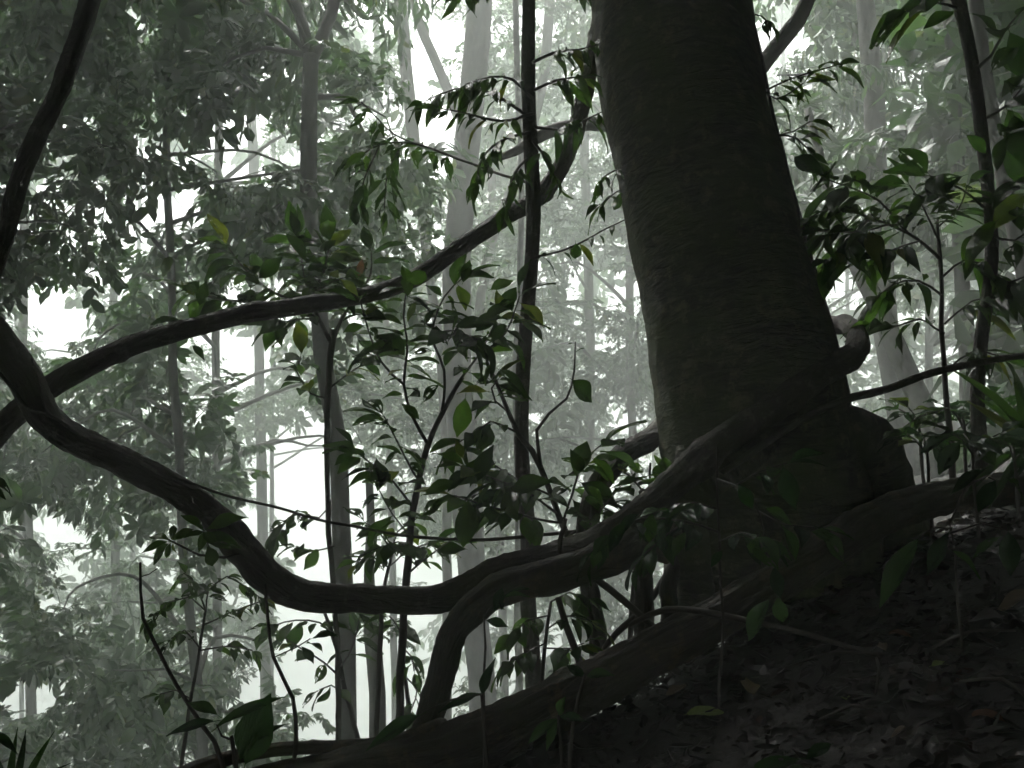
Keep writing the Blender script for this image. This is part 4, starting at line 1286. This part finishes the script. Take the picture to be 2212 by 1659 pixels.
q = Plant('seedling', 'small glossy seedling with four leaves at the bottom middle', [(1206, 1545, 3.0, 6), (1210, 1600, 2.95, 7), (1214, 1660, 2.9, 8)], 'seedling', leafset=LF)
q.lf((1205, 1552), (1130, 1602), 3.0, 'lance').lf((1206, 1548), (1278, 1548), 3.0, 'lance').lf((1204, 1556), (1174, 1622), 3.0, 'lance').lf((1206, 1545), (1216, 1508), 3.0)
q = Plant('bottom_plant', 'leafy wet plant cut by the bottom edge below the litter', [(1690, 1665, 2.5, 8), (1692, 1700, 2.48, 9), (1694, 1740, 2.46, 10)], 'plant', leafset=LF)
q.lf((1725, 1640), (1605, 1668), 2.5, 'lance').lf((1795, 1608), (1740, 1632), 2.5).lf((1700, 1660), (1780, 1690), 2.5).lf((1690, 1660), (1640, 1720), 2.5)
q = Plant('long_leaf_plant', 'plant with long drooping leaves lying over the root by the bright gap', [(1040, 1500, 3.3, 6), (1046, 1560, 3.28, 7), (1050, 1640, 3.25, 8)], 'plant', leafset=LF, kind='long')
q.lf((905, 1545), (775, 1612), 3.3, wscale=1.2).lf((1036, 1498), (940, 1530), 3.3).lf((1040, 1500), (1060, 1430), 3.3, 'lance')
q.br([(1040, 1500, 3.3), (980, 1510, 3.3), (905, 1544, 3.3)], 0, w=5, tipn=0)
q = Plant('thin_seedling', 'thin leafless stem standing before the hanging root', [(1045, 1330, 3.5, 4), (1046, 1400, 3.5, 5), (1045, 1480, 3.48, 6), (1048, 1580, 3.45, 7)], 'plant', leafset=LF, L=0.1)
q.br([(1045, 1335, 3.5), (1060, 1310, 3.5), (1085, 1290, 3.5)], 2, w=3)
q.lf((1085, 1270), (1068, 1320), 3.5).lf((1050, 1340), (1100, 1350), 3.5)

# lower left: twiggy plants, epiphyte, grass
q = Plant('bare_twig', 'bare crooked twig standing in the lower left', [(303, 1215, 3.2, 5), (303, 1280, 3.2, 6), (306, 1340, 3.2, 8), (350, 1420, 3.2, 8), (402, 1505, 3.2, 9), (440, 1570, 3.2, 10), (485, 1665, 3.2, 11)], 'twig', leafset=LF)
q.br([(306, 1245, 3.2), (322, 1240, 3.2), (340, 1228, 3.2)], 0, w=3, w1=2, tipn=0)
q = Plant('epiphyte', 'whorled leafy sprig growing from the sagging thick liana', [(362, 1165, 3.42, 4), (395, 1182, 3.43, 5), (430, 1200, 3.45, 5), (480, 1205, 3.5, 6), (535, 1192, 3.58, 6)], 'epiphyte', root=False, kind='lance')
for b_, t_ in (((367, 1168), (321, 1150)), ((366, 1170), (302, 1186)), ((364, 1174), (318, 1219)), ((368, 1172), (358, 1206)), ((370, 1166), (376, 1130)), ((372, 1166), (410, 1142)), ((374, 1172), (378, 1204))):
    q.lf(b_, t_, 3.4, 'obovate')
for b_, t_ in (((440, 1145), (396, 1106)), ((447, 1180), (470, 1230)), ((440, 1160), (515, 1172)), ((446, 1143), (530, 1106)), ((440, 1150), (432, 1190)), ((438, 1150), (470, 1175)), ((438, 1150), (400, 1150))):
    q.lf(b_, t_, 3.4, 'broad')
q.br([(470, 1203, 3.48), (450, 1180, 3.44), (440, 1148, 3.4)], 0, w=4, tipn=0)
q = Plant('small_leaved_sapling', 'slender sapling with small light leaves below the sagging liana', [(445, 1315, 5.0, 5), (432, 1400, 5.0, 6), (420, 1470, 5.0, 7), (404, 1560, 5.0, 8), (392, 1665, 5.0, 9)], 'sapling', L=0.105, droop=0.6)
q.br([(445, 1320, 5), (410, 1290, 4.95), (365, 1300, 4.9), (330, 1335, 4.9)], 10, w=4)
q.br([(440, 1350, 5), (490, 1325, 4.95), (560, 1300, 4.9)], 10, w=4)
q.br([(445, 1320, 5), (450, 1275, 4.95), (490, 1245, 4.9)], 9, w=4)
q.br([(445, 1320, 5), (420, 1260, 4.95), (400, 1240, 4.9)], 9, w=4)
q.br([(432, 1400, 5), (400, 1360, 4.95), (370, 1380, 4.9)], 7, w=4)
q.br([(432, 1405, 5), (490, 1395, 4.95), (545, 1405, 4.9)], 9, w=4)
q.br([(490, 1245, 4.9), (520, 1260, 4.9), (560, 1290, 4.9)], 6, w=3)
q.br([(412, 1510, 5), (380, 1490, 4.95), (345, 1500, 4.9)], 6, w=3)
q = Plant('hanging_vine', 'dark wavy stem dropping from the sagging liana to the ground', [(572, 1262, 3.6, 6), (580, 1330, 3.6, 7), (592, 1420, 3.55, 8), (615, 1470, 3.5, 8), (634, 1510, 3.45, 9), (637, 1590, 3.4, 9), (634, 1665, 3.38, 10)], 'vine', L=0.11)
q.br([(592, 1420, 3.55), (640, 1400, 3.6), (670, 1380, 3.65)], 3, w=3)
q = Plant('arum_plant', 'wet plant with broad pointed leaves at the bottom left of the roots', [(500, 1590, 3.0, 8), (510, 1640, 3.0, 10), (515, 1700, 3.0, 12)], 'plant', leafset=LF)
q.lf((530, 1650), (574, 1508), 3.0, 'broad', wscale=1.2).lf((545, 1600), (605, 1560), 3.0, 'lance').lf((468, 1572), (592, 1484), 3.0, 'long').lf((470, 1545), (398, 1502), 3.0, 'lance').lf((462, 1558), (344, 1576), 3.0, 'long').lf((520, 1640), (548, 1570), 3.0, 'broad')
q.br([(505, 1600, 3.0), (480, 1590, 3.0), (468, 1565, 3.0)], 0, w=6, tipn=0)
g = thing('grass_tuft', 'tuft of bright grass blades in the bottom left corner', 'grass', P(25, 1720, 2.6))
for b_, t_ in (((12, 1715), (-4, 1590)), ((28, 1715), (62, 1584)), ((45, 1715), (86, 1608)), ((20, 1715), (25, 1600)), ((5, 1715), (-60, 1610)), ((38, 1715), (110, 1650))):
    leaf_px(g, b_, t_, 2.6, 'strap', LF, wscale=1.3, name='blade')
leaf_px(g, (-15, 1580), (40, 1622), 2.6, 'lance', LF, name='blade')
q = Plant('edge_sprig', 'dark leafy sprig just inside the left edge under the vine crossing', [(-40, 1030, 3.0, 5), (-60, 1120, 3.0, 6), (-70, 1300, 3.0, 7), (-75, 1600, 3.0, 9)], 'sprig', kind='lance')
q.lf((-30, 1030), (28, 1050), 3.0).lf((-30, 1040), (20, 1078), 3.0).lf((-30, 1035), (-60, 1000), 3.0)

# shrubs against the bright gap
q = Plant('gap_shrub', 'thin shrub silhouetted against the bright gap under the sagging liana', [(700, 1320, 6.8, 7), (722, 1380, 6.8, 10), (742, 1470, 6.8, 10), (762, 1550, 6.8, 11), (778, 1640, 6.8, 12)], L=0.2, droop=0.5)
q.br([(722, 1380, 6.8), (690, 1345, 6.7), (640, 1340, 6.7), (590, 1352, 6.7)], 8, w=5)
q.br([(742, 1470, 6.8), (700, 1430, 6.7), (650, 1400, 6.7), (605, 1372, 6.7)], 6, w=5)
q.br([(700, 1320, 6.8), (720, 1310, 6.7), (770, 1320, 6.7)], 6, w=4)
q.br([(735, 1440, 6.8), (760, 1400, 6.7), (775, 1340, 6.7)], 5, w=5)
q.br([(750, 1500, 6.8), (715, 1480, 6.7), (690, 1490, 6.7)], 3, w=4, L=0.14)
q = Plant('gap_shrub', 'thin shrub with hanging leaves beside the slim pale tree in the bright gap', [(868, 1370, 6.6, 6), (872, 1440, 6.6, 8), (880, 1520, 6.6, 10), (885, 1620, 6.6, 12)], L=0.19, droop=0.9)
q.br([(870, 1400, 6.6), (890, 1420, 6.5), (895, 1450, 6.5)], 4, w=4)
q.br([(874, 1460, 6.6), (900, 1490, 6.5), (890, 1530, 6.5)], 3, w=4)
q.br([(868, 1370, 6.6), (850, 1340, 6.5), (840, 1330, 6.5)], 4, w=4)
q = Plant('gap_shrub', 'twiggy shrub rising above the level part of the thick liana', [(850, 1180, 5.6, 5), (836, 1230, 5.6, 7), (826, 1300, 5.6, 9), (820, 1420, 5.6, 11)], L=0.16, droop=0.5)
q.br([(846, 1195, 5.6), (860, 1150, 5.5), (900, 1120, 5.5)], 8, w=4)
q.br([(846, 1195, 5.6), (820, 1150, 5.5), (790, 1130, 5.5)], 8, w=4)
q.br([(838, 1225, 5.6), (880, 1190, 5.5), (940, 1170, 5.5)], 9, w=4)
q.br([(838, 1225, 5.6), (800, 1200, 5.5), (780, 1210, 5.5)], 6, w=4)
q = Plant('root_shrub', 'dark low shrub tangled under the hanging root', [(1190, 1300, 4.3, 6), (1180, 1360, 4.25, 8), (1172, 1430, 4.2, 9), (1170, 1500, 4.1, 10)], L=0.13, droop=0.5)
for rows in ([(1185, 1330, 4.27), (1140, 1340, 4.2), (1110, 1370, 4.2)], [(1180, 1360, 4.25), (1230, 1330, 4.2), (1270, 1340, 4.2)], [(1178, 1390, 4.22), (1130, 1410, 4.2), (1100, 1430, 4.15)], [(1176, 1400, 4.22), (1230, 1400, 4.15), (1260, 1390, 4.1)], [(1190, 1300, 4.3), (1230, 1280, 4.3), (1260, 1290, 4.3)]):
    q.br(rows, 7, w=4)

# ------------------------------------------------------------------ leaf litter
r_ = np.random.RandomState(77)
n = 22000
xs = r_.uniform(-1.3, 5.2, n)
ys = r_.uniform(1.0, 5.8, n)
V = np.empty((n, 8, 3))
for i in range(n):
    x, y = xs[i], ys[i]
    z = ground_z(x, y) + 0.008 + 0.03 * r_.rand()
    nn = Vector((-0.30, -0.285, 1.0)) + Vector(r_.normal(size=3) * 0.4)
    a = r_.rand() * 6.28
    yv = Vector((math.cos(a), math.sin(a), 0))
    yv = (yv - nn * (yv.dot(nn) / nn.length_squared)).normalized()
    xv = yv.cross(nn).normalized()
    zv = xv.cross(yv)
    l = 0.025 + 0.075 * r_.rand() ** 1.8
    w_ = l * (0.13 + 0.13 * r_.rand())
    cu, cs = r_.uniform(-0.5, 0.9) * l, r_.uniform(-0.1, 0.9) * w_
    c0 = Vector((x, y, z))

    def q_(a_, t_):
        return c0 + xv * a_ * w_ + yv * (t_ - 0.5) * l + zv * (cu * (t_ - 0.5) ** 2 + cs * abs(a_))
    V[i] = [q_(0, 0), q_(-0.8, .25), q_(0, .25), q_(0.8, .25), q_(-0.9, .6), q_(0, .6), q_(0.9, .6), q_(0, 1)]
k = (np.arange(n) * 8)[:, None]
T = np.concatenate([k + np.array(f_) for f_ in ((0, 2, 1), (0, 3, 2), (1, 2, 5), (1, 5, 4), (2, 3, 6), (2, 6, 5), (4, 5, 7), (5, 6, 7))], 0)
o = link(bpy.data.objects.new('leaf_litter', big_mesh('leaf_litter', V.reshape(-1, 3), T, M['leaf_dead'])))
tag(o, 'dark wet leaf litter covering the near bank', None, None, 'stuff')
FL = [('tan round fallen leaf near the right edge of the litter', 2161, 1350, LT, .15), ('yellow-green fallen leaf on the litter toward the right edge', 2017, 1474, LL, .09), ('small green fallen leaf low on the litter', 1830, 1548, LL, .07),
      ('orange-brown fallen leaf below the bent stick', 1632, 1535, LT, .11), ('bright lime fallen leaf near the bottom of the bank', 1486, 1580, LL, .13), ('pinkish fallen leaf beyond the end of the bent stick', 1925, 1405, LR, .07),
      ('long grey fallen leaf beside the tan round one', 2095, 1378, LD, .16), ('brown curled fallen leaf on the bank under the surface root', 1440, 1535, LT, .08), ('pale fallen leaf just right of the bent stick tip', 1915, 1440, LT, .06),
      ('rusty fallen leaf near the bottom right corner', 2105, 1590, LR, .08), ('tan fallen leaf fragment at the bottom of the litter', 1930, 1640, LT, .07)]
for lab, x, y, st_, l in FL:
    p = on_ground(x, y, 0.05)
    a = rng.random() * 6.28
    o = leaf_obj(st_['broad'][0], p, Vector((math.cos(a), math.sin(a), 0.2)), Vector((-.3, -.6, 0.8)), l, None, name='fallen_leaf')
    tag(o, lab, 'leaf', 'fallen leaves lying on the dark litter')
rt = random.Random(5)
TW = ['thin fallen twig in the middle of the litter', 'thin fallen twig near the tan fallen leaf', 'thin fallen twig close to the bottom edge', 'thin fallen twig below the surface root', 'upright thin twig under the tip of the bent stick', 'thin fallen twig near the bottom right corner']
for lab, (x, y, x2, y2) in zip(TW, [(1700, 1480, 1900, 1450), (2010, 1440, 2200, 1400), (1760, 1600, 1900, 1570), (1480, 1440, 1600, 1500), (1893, 1425, 1895, 1540), (2080, 1520, 2230, 1560)]):
    a, b_ = on_ground(x, y, 0.05), on_ground(x2, y2, 0.05)
    if 'upright' in lab:
        a = P(1893, 1422, 3.25)
    m_ = a.lerp(b_, 0.5) + Vector((rt.uniform(-.03, .03), 0, 0.03))
    V, Fc, UV = tube_data([a, m_, b_], [.005, .006, .004], sides=5, step=0.06, lump=0.1, freq=12, wob=0.01, base=b_)
    o = bpy.data.objects.new('fallen_twig', mesh_from('fallen_twig', V, Fc, M['twig'], UV))
    o.location = b_
    tag(link(o), lab, 'twig', 'twigs on the leaf litter')

build_crowns()

# ------------------------------------------------------------------ the mist itself
V = [(x, y, z) for z in (-62, 37) for y in (-302, 302) for x in (-302, 302)]
Fc = [(0, 2, 3, 1), (4, 5, 7, 6), (0, 1, 5, 4), (2, 6, 7, 3), (0, 4, 6, 2), (1, 3, 7, 5)]
m = bpy.data.materials.new('mist')
m.use_nodes = True
N = m.node_tree.nodes
N.clear()
out = N.new('ShaderNodeOutputMaterial')
pv = N.new('ShaderNodeVolumePrincipled')
pv.inputs['Color'].default_value = (0.905, 0.965, 0.918, 1)
pv.inputs['Density'].default_value = HAZE_DENSITY
pv.inputs['Anisotropy'].default_value = HAZE_ANISO
m.node_tree.links.new(pv.outputs[0], out.inputs['Volume'])
hz = link(bpy.data.objects.new('haze', mesh_from('haze', V, Fc, m, smooth=False)))
tag(hz, 'pale mist hanging through the whole forest', None, None, 'stuff')
